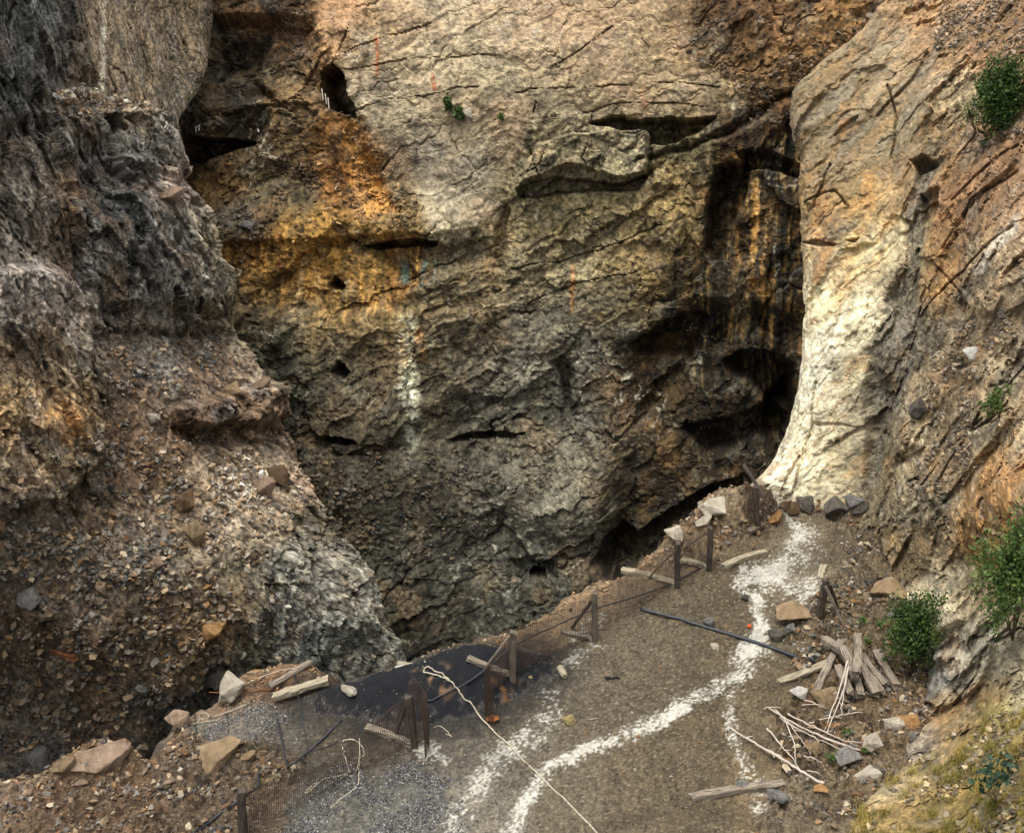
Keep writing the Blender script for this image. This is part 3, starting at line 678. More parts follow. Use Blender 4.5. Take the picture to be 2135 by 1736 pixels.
cut([(1895, 1000), (1912, 990), (1910, 1050), (1898, 1055)], 0.5, 4, X=ex, Y=ey)
cut([(1955, 1255), (1965, 1235), (2010, 1200), (2030, 1225), (2020, 1290), (1975, 1310), (1962, 1340)], -0.5, 8, X=ex, Y=ey)
cut([(1925, 1460), (1945, 1390), (1965, 1350), (2030, 1360), (2050, 1330), (2075, 1340), (2050, 1420), (2000, 1455), (1960, 1480)], -0.45, 6, X=ex, Y=ey)
cut([(1880, 1560), (1900, 1510), (1950, 1500), (1990, 1520), (1960, 1570), (1900, 1590)], -0.35, 8, X=ex, Y=ey)
for pl_, dp in (([(1925, 1010), (1990, 930), (2075, 850), (2110, 870), (2040, 960), (1960, 1060)], -.30), ([(2005, 775), (2060, 745), (2095, 770), (2085, 850), (2030, 880), (2000, 850)], -.32), ([(1935, 860), (1985, 820), (2000, 870), (1950, 935)], -.30),
               ([(2030, 1050), (2160, 930), (2160, 1190), (2045, 1180)], -.28), ([(1840, 1000), (1880, 960), (1910, 1010), (1900, 1110), (1860, 1190), (1835, 1120)], -.35), ([(1925, 1070), (1990, 1040), (2010, 1120), (1970, 1190), (1915, 1180)], -.28),
               ([(1880, 870), (1930, 850), (1925, 930), (1870, 960)], -.25), ([(2040, 620), (2135, 540), (2160, 620), (2080, 660)], -.22), ([(1940, 455), (2030, 350), (2100, 300), (2120, 330), (2010, 450), (1960, 560), (1930, 540)], -.26), ([(1990, 1430), (2030, 1360), (2070, 1345), (2050, 1410), (2010, 1470)], -.22)):
    cut(pl_, dp, 3.0, X=ex, Y=ey)
for L_ in ([(1700, 800), (1690, 900), (1668, 960), (1655, 1030)], [(1665, 950), (1640, 1000), (1630, 1040)], [(1945, 545), (1970, 575), (2000, 605), (2020, 640)], [(1915, 660), (1960, 610), (2030, 540), (2110, 470)], [(1985, 1470), (2040, 1400), (2050, 1360)],
           [(1990, 420), (2060, 350), (2120, 300)], [(1970, 520), (2030, 420), (2120, 350)], [(1830, 240), (1890, 180), (1935, 110)], [(1680, 420), (1740, 400), (1770, 430)], [(1850, 180), (1870, 250), (1860, 330)], [(1730, 340), (1700, 430)], [(1965, 1010), (2050, 850), (2135, 760)], [(1920, 1010), (2010, 910), (2100, 850)]):
    d, _ = linesd(ex, ey, L_)
    D -= 0.20 * (1 - sstep(0.8, 3.5, d))
RIGHT = [(1720,250,125,108,82),(1800,200,140,120,90),(1900,180,140,122,95),(1960,110,140,112,82),(2060,90,150,115,85),(2000,200,168,148,118),(1700,350,150,128,92),(1760,330,125,110,88),(1840,320,140,120,85),(1900,280,130,115,88),(1700,450,165,135,90),(1780,420,150,125,80),(1850,430,175,150,105),(1900,380,150,125,95),(1960,300,130,105,75),(2060,320,135,105,78),(2000,420,130,98,68),(2090,450,150,120,92),(1720,540,202,180,137),(1800,530,222,202,152),(1860,520,230,214,172),(1960,520,125,95,62),(2060,520,145,128,105),(1720,640,230,217,177),(1800,640,227,214,177),(1860,600,140,125,100),(1950,620,155,125,85),(2050,600,140,122,98),(1710,750,228,218,188),(1790,760,192,180,147),(1870,720,75,72,68),(1930,700,150,138,118),(2030,700,130,115,92),(1690,850,224,214,184),(1760,880,168,155,125),(1850,800,80,76,70),(1920,820,150,132,105),(2000,780,115,95,70),(2080,750,145,130,108),(1660,950,218,208,178),(1750,980,164,152,120),(1840,900,120,108,88),(1920,920,135,120,95),(2000,880,120,108,90),(2090,880,150,132,105),(1600,1010,226,216,190),(1700,1020,192,182,152),(1850,1040,110,98,78),(1920,1050,130,118,98),(2000,1000,135,120,98),(2080,1000,150,115,75),(1880,1140,115,98,72),(1950,1120,120,105,82),(2050,1080,155,118,70),(1980,1250,190,176,150),(2050,1250,150,135,105),(1950,1400,125,122,118),(2040,1350,155,147,133),(2090,1400,150,140,115),(1920,1540,135,125,115),(1990,1500,150,122,85),(2060,1500,130,115,70),(1850,1620,160,142,110),(1950,1640,118,100,58),(2060,1620,104,92,50),(2000,1560,120,102,66),(2200,1650,104,92,50),(1900,1700,130,110,70)]
col = rbf(px + 24 * w1 + 7 * w3, py + 24 * w2 + 7 * w4, RIGHT, 32)
streakd = fbm(np.stack([Q[:, 0] * 0.5, Q[:, 1], Q[:, 2] * 2.6], -1), 4, 260)
col = col * (1 + 0.42 * streakd)[:, None]
for poly, c, a in (([(1690, 470), (1720, 400), (1740, 440), (1720, 560), (1700, 600), (1688, 540)], (182, 132, 76), 0.6), ([(1748, 245), (1768, 240), (1752, 290), (1742, 285)], (150, 100, 54), 0.7),
                   ([(1770, 480), (1800, 470), (1770, 580), (1740, 640), (1730, 600)], (204, 162, 100), 0.45), ([(1800, 360), (1835, 370), (1815, 440), (1795, 420)], (172, 122, 60), 0.6),
                   ([(1930, 560), (1990, 540), (1980, 610), (1925, 630)], (176, 136, 88), 0.5), ([(2010, 1010), (2140, 950), (2140, 1160), (2030, 1170)], (160, 118, 66), 0.4), ([(1640, 180), (1800, 60), (1760, 150), (1700, 230)], (120, 108, 84), 0.4),
                   ([(1700, 460), (1760, 440), (1790, 470), (1720, 500)], (96, 84, 64), 0.7), ([(1700, 660), (1760, 640), (1740, 760), (1690, 900), (1640, 1020), (1600, 1020), (1660, 880)], (238, 230, 204), 0.55),
                   ([(1920, 720), (1960, 640), (2040, 560), (2050, 575), (1970, 680), (1935, 740)], (84, 76, 64), 0.6), ([(2030, 560), (2120, 450), (2120, 490), (2050, 570)], (204, 196, 184), 0.6), ([(1955, 1240), (1990, 1205), (2000, 1290), (1965, 1330)], (214, 202, 176), 0.6)):
    col = blend(col, sstep(-7, 7, polysd(wx, wy, poly)), c, a)
col = blend(col, gully, (104, 97, 87), 0.85)
col = blend(col, sstep(0.1, 0.5, streakd) * sstep(300, 440, py) * sstep(640, 520, py) * butt, (196, 150, 88), 0.5)
col = blend(col, sstep(0.05, 0.45, fbm(P / 0.8, 4, 262)) * butt * sstep(640, 820, py) * sstep(1650, 1740, px), (128, 118, 92), 0.7)
st1 = fbm(np.stack([Q[:, 0] * 0.7, Q[:, 1], Q[:, 2] * 5.0], -1), 4, 281)
col = blend(col, sstep(0.1, 0.5, st1) * butt, (168, 132, 84), 0.5)
col = blend(col, sstep(0.12, 0.5, -st1) * butt, (150, 142, 122), 0.5)
col = blend(col, sstep(0.2, 0.55, fbm(P / 0.35, 4, 282)) * butt, (112, 98, 72), 0.55)
col = blend(col, scree, (118, 96, 68), 0.55)
grassy = sstep(0.0, 0.35, fbm(P / 0.7, 3, 263)) * soil; col = blend(col, grassy, (124, 108, 58), 0.5)
rr = 1 - 0.6 * butt
col *= (1 + 0.26 * (c1 - .5) * rr + 0.36 * (c2 - .5) * rr + 0.5 * (c3 - .5) * (0.3 + .7 * ro))[:, None]
rust = sstep(0.15, 0.6, fbm(P / 1.2, 4, 270)); col = blend(col, rust * (1 - .6 * butt), (150, 114, 72), 0.32)
grey = sstep(0.12, 0.6, fbm(P / 0.9, 4, 271)); col = blend(col, grey * (1 - .7 * butt), (128, 124, 116), 0.35)
dark = sstep(0.12, 0.5, fbm(P / 0.6, 4, 275)); col *= (1 - 0.35 * dark * (1 - .6 * butt))[:, None]
vein = 1 - sstep(0, 0.03, np.abs(fbm(Q / 1.0, 4, 272))); col = blend(col, vein * sstep(0, .4, fbm(P / 2, 2, 273)) * (1 - butt), (205, 198, 184), 0.5)
col *= (1 + (0.6 - 0.3 * butt) * fbm(P / 0.18, 3, 274))[:, None]
edge = sstep(0.09, 0.0, e3) * ro * sstep(0, .3, fbm(P / 1.0, 2, 278)); col = blend(col, edge, (186, 178, 160), 0.25)
RIGHT_GAIN = np.array([0.99, 0.98, 0.86])
right = finish('right_rock_slope', G, N0, D, np.clip(col * RIGHT_GAIN * (1 - butt[:, None] * np.array([.14, .13, .06])), 0.004, 0.85), M_RIGHT, jut=(-0.16, -0.93, 0.32))
right.scree = scree; right.soil = soil; right.px0 = px; right.py0 = py; right.butt = butt; right.gully = gully

# ============ the gravel ledge (near ground) with its rim over the pit
RIMP = [(-260, 1690), (-60, 1640), (60, 1612), (130, 1590), (170, 1560), (240, 1556), (300, 1582), (345, 1568), (362, 1500), (420, 1478), (480, 1440), (505, 1418), (545, 1410), (575, 1394), (640, 1384), (672, 1400), (705, 1418), (770, 1402), (845, 1380), (900, 1356), (960, 1334), (1010, 1318), (1062, 1312), (1120, 1282), (1165, 1256), (1185, 1240), (1225, 1228), (1232, 1212), (1298, 1194), (1340, 1168), (1384, 1132), (1400, 1110), (1432, 1100), (1460, 1072), (1480, 1054), (1520, 1050), (1550, 1042), (1572, 1024), (1592, 1004)]
rim = np.array([ground(a, b)[:2] for a, b in RIMP])
poly = np.vstack([rim, [[13.5, 38], [26, 38], [26, 6], [-30, 6], [-30, rim[0, 1]]]])
gx = np.arange(-13.5, 16.5, 0.042); gy = np.concatenate([np.arange(15.5, 27, 0.042), np.arange(27, 37, 0.052)])
X, Y = np.meshgrid(gx, gy)
P2 = np.stack([X.ravel(), Y.ravel(), np.zeros(X.size)], -1)
wr = fbm(P2 / 0.8, 4, 301)
sd = polysd(P2[:, 0] + 0.16 * wr, P2[:, 1] + 0.16 * fbm(P2 / 0.8 + 7, 4, 302), poly)
px, py = chart(P2)
w1 = fbm(P2 / 1.2, 3, 303); w2 = fbm(P2 / 1.2 + 5, 3, 304); w3 = fbm(P2 / 0.25, 3, 305); w4 = fbm(P2 / 0.25 + 3, 3, 306)
wx = px + 14 * w1 + 7 * w3; wy = py + 10 * w2 + 5 * w4
rub = sstep(-14, 14, polysd(wx, wy, [(1380, 1120), (1480, 1040), (1560, 1030), (1640, 1060), (1600, 1120), (1540, 1130), (1480, 1150), (1500, 1180), (1440, 1170), (1400, 1190)]))
rub = np.maximum(rub, sstep(-16, 16, polysd(wx, wy, [(1690, 1060), (1860, 1040), (2000, 1300), (1960, 1500), (1800, 1700), (1560, 1750), (1640, 1640), (1600, 1500), (1660, 1420), (1640, 1320), (1700, 1250), (1760, 1160)])))
rub = np.maximum(rub, 0.85 * sstep(-14, 14, polysd(wx, wy, [(-200, 1660), (200, 1560), (340, 1570), (380, 1490), (440, 1560), (560, 1540), (640, 1600), (480, 1760), (-200, 1760)])))
h = 0.10 * fbm(P2 / 3.0, 3, 310) + 0.05 * fbm(P2 / 0.6, 3, 311) + 0.018 * fbm(P2 / 0.13, 3, 312)
fq, cq, eq = facets(np.stack([P2[:, 0] / 0.4, P2[:, 1] / 0.4, P2[:, 2]], -1) + 0.2 * np.stack([w1, w2, w3], -1), 31)
fq2, cq2, eq2 = facets(np.stack([P2[:, 0] / 0.14, P2[:, 1] / 0.14, P2[:, 2]], -1), 32)
h += rub * (0.16 * fq + 0.06 * fq2 + 0.12) + 0.022 * fq2
h += 0.55 * sstep(-20, 25, polysd(wx, wy, [(1400, 1110), (1480, 1040), (1580, 1020), (1610, 1075), (1540, 1110), (1470, 1130)]))   # bank at the far end
h += 0.30 * sstep(-10, 20, polysd(wx, wy, [(470, 1460), (500, 1405), (640, 1380), (700, 1425), (560, 1450)]))
h += 0.25 * sstep(-10, 20, polysd(wx, wy, [(100, 1620), (180, 1550), (270, 1560), (320, 1590), (200, 1640)]))
h -= 0.10 * sstep(0.5, 0, sd)
Zg = np.where(sd > 0, h, h - np.minimum(-sd * (1.6 + 0.6 * wr), 14.0))
LED = [(100,1640,122,90,62),(250,1640,118,88,60),(60,1620,140,112,90),(400,1600,112,90,68),(500,1640,112,92,70),(450,1500,118,112,104),(520,1490,122,118,112),(560,1420,150,102,55),(620,1400,130,98,62),(600,1530,100,94,84),(480,1450,150,108,68),(560,1580,115,95,72),(700,1560,95,82,64),(780,1600,110,95,76),(700,1640,112,110,106),(800,1640,120,118,114),(880,1640,112,110,106),(880,1540,112,98,80),(960,1560,112,104,92),(1050,1500,118,106,86),(1000,1640,140,130,116),(1100,1560,116,106,90),(1200,1500,112,100,80),(1300,1450,110,97,76),(1200,1620,120,108,86),(1300,1620,116,100,76),(1400,1600,110,95,70),(1300,1350,112,100,78),(1200,1400,116,104,84),(1400,1400,108,95,72),(1400,1300,112,98,74),(1350,1240,110,96,72),(1250,1300,130,112,86),(1150,1300,150,122,86),(1050,1330,150,120,84),(1250,1220,158,130,92),(1350,1180,152,124,86),(1450,1200,104,90,66),(1480,1120,150,118,78),(1440,1130,165,138,102),(1500,1070,196,172,134),(1560,1100,125,100,70),(1540,1160,100,86,62),(1500,1250,102,88,64),(1520,1330,106,90,64),(1480,1400,106,92,66),(1620,1350,112,98,72),(1600,1450,116,98,68),(1560,1520,120,102,74),(1480,1520,112,95,68),(1450,1620,112,96,70),(1580,1600,130,108,74),(1680,1560,128,104,70),(1700,1500,130,104,68),(1750,1600,140,116,80),(1680,1650,130,112,88),(1800,1550,142,118,84),(1850,1480,138,110,70),(1650,1280,122,106,80),(1720,1330,122,102,72),(1800,1300,124,106,76),(1780,1200,124,106,78),(1720,1140,122,106,80),(1800,1100,115,98,72),(1660,1180,140,126,100),(1620,1090,128,112,86),(1850,1400,132,108,72)]
col = rbf(px + 20 * w1, py + 14 * w2, LED, 30)
powd = np.zeros(len(px)); sp0 = fbm(P2 / 0.07, 3, 329)
def powder(pts, a=1.0):
    global powd
    d, al = linesd(wx, wy, pts)
    wd = 0.62 * np.interp(al, np.arange(len(pts)), [p[2] for p in pts])
    powd = np.maximum(powd, a * sstep(1.9, 0.0, d / wd + 0.35 * w3 + 0.35 * w1))
powder([(1640, 1070, 16), (1668, 1110, 22), (1655, 1150, 26), (1630, 1185, 42), (1560, 1200, 30), (1545, 1215, 26), (1580, 1250, 24), (1592, 1290, 22), (1575, 1330, 26), (1560, 1370, 40), (1545, 1405, 26), (1480, 1440, 20), (1400, 1490, 22), (1360, 1512, 24), (1280, 1545, 18), (1200, 1575, 18), (1130, 1620, 20), (1090, 1680, 22), (1060, 1740, 24)])
powder([(1560, 1190, 24), (1640, 1215, 40), (1700, 1225, 26), (1670, 1250, 16)], 0.8)
powder([(1680, 1110, 30), (1690, 1150, 30), (1660, 1180, 20)], 0.55)
powder([(1545, 1405, 22), (1525, 1450, 14), (1528, 1520, 16), (1550, 1580, 20), (1580, 1640, 26), (1590, 1700, 20)], 0.5)
powder([(1245, 1340, 14), (1200, 1370, 18), (1160, 1400, 20), (1135, 1440, 24), (1150, 1490, 26), (1090, 1540, 30), (1030, 1590, 34), (985, 1650, 30), (950, 1720, 36)], 0.5)
powder([(880, 1560, 24), (910, 1570, 22), (925, 1580, 10)], 0.85)
powder([(1250, 1290, 16), (1200, 1330, 14)], 0.4)
powd = np.where(sd > 0.15, powd, 0) * (0.62 + 0.55 * sstep(-.2, .4, fbm(P2 / 1.1, 3, 337)))
speck = fbm(P2 / 0.09, 3, 330)
uu = np.clip(0.50 + 0.85 * speck + 0.22 * (cq2 - .5) + 0.40 * fbm(P2 / 0.45, 3, 335) + 0.45 * perlin(P2 / 0.045, 336), 0.02, 1.2)
chalk = sstep(-0.22, 0.22, powd - uu) * np.where(powd > 0.02, 1, 0)
col = blend(col, np.clip(chalk + 0.14 * powd ** 2, 0, 1), (236, 233, 226), 0.9)
col = blend(col, 1 - sstep(0.05, 0.5, np.abs(sd - 0.2) + 0.3 * w1), (176, 136, 94), 0.45)
col *= (1 + 0.55 * (cq2 - .5) * (1 - .6 * powd) + 0.5 * (cq - .5) * rub)[:, None]
peb = sstep(0.28, 0.45, perlin(P2 / 0.07, 331)); col = blend(col, peb, (182, 164, 132), 0.5)
HEAP = [(628, 1452), (700, 1432), (770, 1405), (845, 1386), (905, 1360), (962, 1342), (1030, 1345), (1100, 1352), (1150, 1372), (1155, 1400), (1100, 1440), (1040, 1478), (960, 1500), (880, 1512), (800, 1516), (720, 1494), (650, 1474)]
hpl = np.array([ground(a_, b_)[:2] for a_, b_ in HEAP])
soot = sstep(-1.25, 0.0, polysd(P2[:, 0], P2[:, 1], hpl) + 0.35 * w1 + 0.3 * w3 + 0.25 * speck); col = blend(col, soot, (46, 46, 48), 0.88)
pd = sstep(0.25, 0.45, perlin(P2 / 0.08 + 50, 332)); col = blend(col, pd * (1 - powd), (62, 55, 46), 0.6)
tr = sstep(0.0, 0.5, fbm(P2 / 2.0, 3, 333)); col *= (1 - 0.22 * tr)[:, None]
dust = sstep(-0.05, 0.6, fbm(P2 / 0.8 + 20, 3, 334)); col = blend(col, dust * rub, (136, 108, 76), 0.35)
LEDGE_GAIN = np.array([0.50, 0.49, 0.415])
Gd = np.stack([X, Y, Zg.reshape(X.shape)], -1)
ledge = finish('gravel_ledge', Gd, None, None, np.clip(col * LEDGE_GAIN, 0.004, 0.85), M_GRAVEL, V=Gd, sat=0.74)
ledge.soot = soot; ledge.sd = sd; ledge.rub = rub; ledge.powd = powd; ledge.px0 = px; ledge.py0 = py

# pit floor, far below and hidden by the ledge
fl = mesh_np('pit_floor', np.array([[-300, -200, -36], [300, -200, -36], [300, 400, -36], [-300, 400, -36]]), np.array([[0, 1, 2, 3]]), M_FAR, np.full((4, 3), 0.12))
tag(link('pit_floor', fl), kind='structure')

# ------------------------------------------------------------------ where does a chart point lie?
def lookup(s, cell=4.0):
    ok = (s.px > -200) & (s.px < 2400) & (s.py > -200) & (s.py < 1950)
    idx = np.nonzero(ok)[0]
    kx = ((s.px[idx] + 200) // cell).astype(int); ky = ((s.py[idx] + 200) // cell).astype(int)
    dep = ((s.P[idx] - np.array([0, 0, CAMZ])) ** 2).sum(1)
    order = np.argsort(-dep)
    tab = np.full((int(2200 / cell) + 2, int(2640 / cell) + 2), -1, int)
    tab[ky[order], kx[order]] = idx[order]
    s.tab = tab; s.cell = cell
for s in (far, left, right, ledge): lookup(s)

def on(s, x, y):
    """point and normal of a surface at a chart position"""
    ky = int((y + 200) // s.cell); kx = int((x + 200) // s.cell)
    for r in range(0, 12):
        sub = s.tab[max(ky - r, 0):ky + r + 1, max(kx - r, 0):kx + r + 1].ravel()
        sub = sub[sub >= 0]
        if len(sub):
            i = sub[np.argmin((s.px[sub] - x) ** 2 + (s.py[sub] - y) ** 2)]
            return s.P[i].copy(), s.Nf[i].copy()
    return None

def gp(x, y, dz=0.0):
    """point on the ledge, lifted by dz"""
    r = on(ledge, x, y)
    p = r[0]
    q = ground(x, y, p[2])
    q[2] += dz
    return q

def anyp(x, y):
    best = None
    for s in (ledge, right, left, far):
        r = on(s, x, y)
        if r is None: continue
        cx, cy = chart(r[0])
        if (cx - x) ** 2 + (cy - y) ** 2 > 120: continue
        dd = ((r[0] - np.array([0, 0, CAMZ])) ** 2).sum()
        if best is None or dd < best[0]: best = (dd, r, s)
    return best[1]
# ------------------------------------------------------------------ stones
import bmesh

def hull(n, seed, flat=0.7, jag=0.35):
    r = np.random.default_rng(seed)
    bm = bmesh.new()
    p = r.normal(size=(n, 3)); p /= np.linalg.norm(p, axis=1, keepdims=True)
    p *= (1 - jag * r.random((n, 1)))
    p *= np.array([1.0, 0.62 + 0.3 * r.random(), flat])
    for q in p: bm.verts.new(q)
    res = bmesh.ops.convex_hull(bm, input=bm.verts)
    bmesh.ops.delete(bm, geom=[v for v in bm.verts if not v.link_faces], context='VERTS')
    bmesh.ops.triangulate(bm, faces=bm.faces)
    bm.verts.ensure_lookup_table()
    for i, v in enumerate(bm.verts): v.index = i
    V = np.array([v.co[:] for v in bm.verts]); F = np.array([[v.index for v in f.verts] for f in bm.faces])
    bm.free()
    return V, F

SMALL = [hull(9, 500 + k, 0.45 + 0.06 * (k % 6)) for k in range(14)]

def rotmats(n, r, tiltmax=0.5):
    yaw = r.random(n) * 2 * np.pi; a = r.normal(0, tiltmax, n); b = r.normal(0, tiltmax, n)
    cz, sz, ca, sa, cb, sb = np.cos(yaw), np.sin(yaw), np.cos(a), np.sin(a), np.cos(b), np.sin(b)
    Z = np.zeros(n); O = np.ones(n)
    Rz = np.stack([np.stack([cz, -sz, Z], -1), np.stack([sz, cz, Z], -1), np.stack([Z, Z, O], -1)], 1)
    Rx = np.stack([np.stack([O, Z, Z], -1), np.stack([Z, ca, -sa], -1), np.stack([Z, sa, ca], -1)], 1)
    Ry = np.stack([np.stack([cb, Z, sb], -1), np.stack([Z, O, Z], -1), np.stack([-sb, Z, cb], -1)], 1)
    return Rz @ Rx @ Ry

def scatter(name, s, weight, n, rmin, rmax, palette, own=0.5, gain=1.0, power=2.2, sink=0.25, seed=1, label=None, mat=None):
    """loose stones too many to count, one object"""
    r = np.random.default_rng(seed)
    w = np.asarray(weight, float) * (0.12 + sstep(-0.25, 0.45, fbm(s.P / 1.1, 3, seed + 600))) ** 1.5   # stones gather in drifts
    w = w / w.sum()
    idx = r.choice(len(w), n, p=w)
    size = rmin + (rmax - rmin) * r.random(n) ** power
    pos = s.P[idx] + s.Nf[idx] * (size * (0.45 - sink))[:, None] + r.normal(0, 0.01, (n, 3))
    pal = lin(np.array(palette)); c = pal[r.integers(0, len(pal), n)]
    c = (own * s.col[idx] + (1 - own) * c * gain) * (0.5 + 1.05 * r.random(n) ** 1.3)[:, None]
    Rm = rotmats(n, r)
    kind = r.integers(0, len(SMALL), n)
    Vs, Fs, Cs, off = [], [], [], 0
    for k in range(len(SMALL)):
        m = np.nonzero(kind == k)[0]
        if not len(m): continue
        V0, F0 = SMALL[k]
        V = np.einsum('nij,vj->nvi', Rm[m], V0) * size[m][:, None, None] + pos[m][:, None, :]
        F = F0[None] + (np.arange(len(m)) * len(V0))[:, None, None] + off
        Vs.append(V.reshape(-1, 3)); Fs.append(F.reshape(-1, 3)); Cs.append(np.repeat(c[m], len(V0), 0)); off += len(m) * len(V0)
    me = mesh_np(name, np.concatenate(Vs), np.concatenate(Fs), mat or M_STONES, np.clip(np.concatenate(Cs), 0.004, 0.8))
    return tag(link(name, me), label=label, kind='stuff')

GREY = [(120, 118, 112), (150, 146, 138), (96, 96, 94), (176, 168, 154), (80, 82, 84)]
TAN = [(150, 128, 98), (176, 150, 116), (128, 104, 76), (196, 176, 146), (112, 96, 76)]
RUST = [(140, 104, 66), (126, 92, 58), (158, 124, 84)]
scatter('scree', left, left.sc1 * (left.px0 > -80) * (left.px0 < 700), 6500, 0.04, 0.27, GREY + TAN + RUST[:1], 0.45, 0.9, 3.6, seed=1, label='loose grey and brown scree covering the upper benches of the left slope')
scatter('scree', left, left.sc2, 6500, 0.04, 0.30, GREY + TAN + RUST[:1], 0.5, 0.65, 3.4, seed=2, label='loose dark rubble covering the lower left slope')
scatter('scree', left, left.sc3 + 0.6 * sstep(60, 10, np.hypot((left.px0 - 500) / 1.4, left.py0 - 1000)), 4200, 0.05, 0.30, GREY[:2] + TAN + [(214, 204, 186), (200, 188, 168)], 0.25, 1.15, 2.2, seed=3, label='pale broken stone spilling down the middle of the left slope')
scatter('scree', left, (1 - left.scree) * (left.py0 > 900), 2600, 0.05, 0.24, GREY + TAN, 0.6, 0.8, 2.5, seed=4, label='small stones lodged on the broken rock above the pit')
scatter('scree', far, far.scree, 5000, 0.05, 0.30, TAN + GREY + RUST[:1], 0.7, 0.5, 3.4, seed=5, label='loose brown scree lying on the benches of the far pit wall')
scatter('scree', right, right.scree * (right.px0 > 1850), 4200, 0.03, 0.15, TAN + GREY, 0.5, 0.7, 2.5, seed=6, label='loose stones and soil in the gullies of the right slope')
scatter('scree', right, right.soil * (right.px0 < 2150) + 1e-9, 2800, 0.02, 0.13, TAN + GREY, 0.5, 0.7, 2.5, seed=7, label='small stones lying among the grass at lower right')
inn = (ledge.sd > 0.0) & (ledge.px0 > -60) & (ledge.px0 < 2000) & (ledge.py0 > 980) & (ledge.py0 < 1800)
scatter('gravel', ledge, inn * (0.35 + 0.6 * ledge.rub) * (1 - 0.55 * ledge.powd) * (1 - 0.95 * ledge.soot), 32000, 0.010, 0.042, TAN + GREY + [(205, 190, 160), (70, 62, 52)], 0.5, 0.42, 2.2, seed=8, label='fine brown gravel covering the level ledge')
gr_ = sstep(-12, 16, polysd(ledge.px0, ledge.py0, [(640, 1640), (700, 1590), (860, 1590), (960, 1620), (980, 1760), (560, 1760)])) + 0.7 * sstep(-10, 14, polysd(ledge.px0, ledge.py0, [(400, 1540), (480, 1480), (560, 1460), (640, 1500), (660, 1530), (560, 1550)]))
scatter('gravel', ledge, inn * gr_ * (1 - 0.7 * ledge.soot) + 1e-9, 9000, 0.014, 0.042, [(122, 124, 126), (150, 150, 150), (92, 96, 100), (180, 178, 172), (64, 68, 72)], 0.2, 0.55, 1.6, seed=9, label='grey crushed stone spread on the near end of the ledge')
scatter('rubble', ledge, inn * ledge.rub ** 2 + 1e-9, 8000, 0.025, 0.15, TAN + GREY + RUST + [(206, 190, 160)], 0.3, 0.55, 3.0, seed=10, label='broken rock rubble heaped along the edges of the ledge')
scatter('rubble', ledge, inn * sstep(0.9, 0.1, ledge.sd) * 1.0 + 1e-9, 2400, 0.02, 0.10, TAN + [(210, 186, 146), (190, 150, 100)], 0.45, 0.5, 2.4, seed=12, label='crumbling tan rubble along the lip of the pit')

STONE_MAT = {}
for nm, c, c2 in (('grey', (104, 102, 98), (142, 138, 130)), ('dark', (76, 71, 64), (112, 104, 92)), ('tan', (134, 112, 82), (164, 140, 108)), ('pale', (184, 170, 146), (208, 198, 178)),
                  ('orange', (150, 108, 62), (186, 146, 96)), ('brown', (98, 76, 54), (130, 104, 76)), ('pink', (136, 112, 92), (172, 148, 124)), ('white', (206, 200, 186), (222, 216, 204)), ('yellow', (166, 148, 92), (188, 170, 116))):
    STONE_MAT[nm] = mat_plain('stone_' + nm, lin(c) * 0.5, scale=2.2, bump=0.8, dist=0.10, rough=0.92, c2=lin(c2) * 0.62, rand=0.18)

def boulder_mesh(seed, n=16, flat=0.7, rough=0.07):
    V, F = hull(n, seed, flat, 0.42)
    bm = bmesh.new()
    vs = [bm.verts.new(v) for v in V]
    for f in F: bm.faces.new([vs[i] for i in f])
    bmesh.ops.dissolve_limit(bm, angle_limit=0.22, verts=bm.verts, edges=bm.edges)
    bmesh.ops.bevel(bm, geom=list(bm.edges), offset=0.035, segments=1, affect='EDGES', clamp_overlap=True)
    bmesh.ops.triangulate(bm, faces=bm.faces)
    bmesh.ops.subdivide_edges(bm, edges=[e for e in bm.edges if e.calc_length() > 0.24], cuts=1, use_grid_fill=True)
    bmesh.ops.triangulate(bm, faces=bm.faces)
    bmesh.ops.subdivide_edges(bm, edges=[e for e in bm.edges if e.calc_length() > 0.24], cuts=1)
    bmesh.ops.triangulate(bm, faces=bm.faces)
    for v in bm.verts:
        c = v.co
        k = mnoise.noise(c * 2.3 + Vector((seed % 97, 0, 0))) * rough * 1.6 + mnoise.noise(c * 6.0 + Vector((0, seed % 89, 0))) * rough + mnoise.noise(c * 12.0) * rough * .5
        v.co = c * (1 + k)
    me = bpy.data.meshes.new('stone')
    bm.to_mesh(me); bm.free()
    return me

SHAPES = [boulder_mesh(900 + k, 11 + k % 7, (0.42, 0.55, 0.68, 0.8)[k % 4]) for k in range(16)]
SHMAT = {}
def shape(k, col):
    if (k, col) not in SHMAT:
        me = SHAPES[k].copy(); me.materials.clear(); me.materials.append(STONE_MAT[col]); SHMAT[(k, col)] = me
    return SHMAT[(k, col)]

def stone(name, x, y, w, h, col, label=None, group=None, s=None, rot=None, k=None, sink=0.22, tilt=(0, 0), depth=0.75, cat='stone', own=True):
    """a stone w by h chart units large, resting on the ground that is seen there"""
    if s is None:
        (p, n) = anyp(x, y + h * 0.25)
    else:
        (p, n) = on(s, x, y + h * 0.25)
    m = float(mpp(p))
    if k is None: k = random.randrange(16)
    me = shape(k, col)
    bb = np.array([v.co[:] for v in me.vertices]); ext = bb.max(0) - bb.min(0)
    o = bpy.data.objects.new(name, me); COL.objects.link(o)
    sx, sz = w * m / ext[0], h * m / 0.92 / ext[2]
    sy = max(w * m * depth, h * m * 0.7) / ext[1]
    o.scale = (sx, sy, sz)
    o.rotation_euler = (tilt[0], tilt[1], rot if rot is not None else random.uniform(-0.4, 0.4))
    o.location = (p[0], p[1], p[2] + sz * ext[2] * (0.5 - sink))
    return tag(o, label, cat, group)

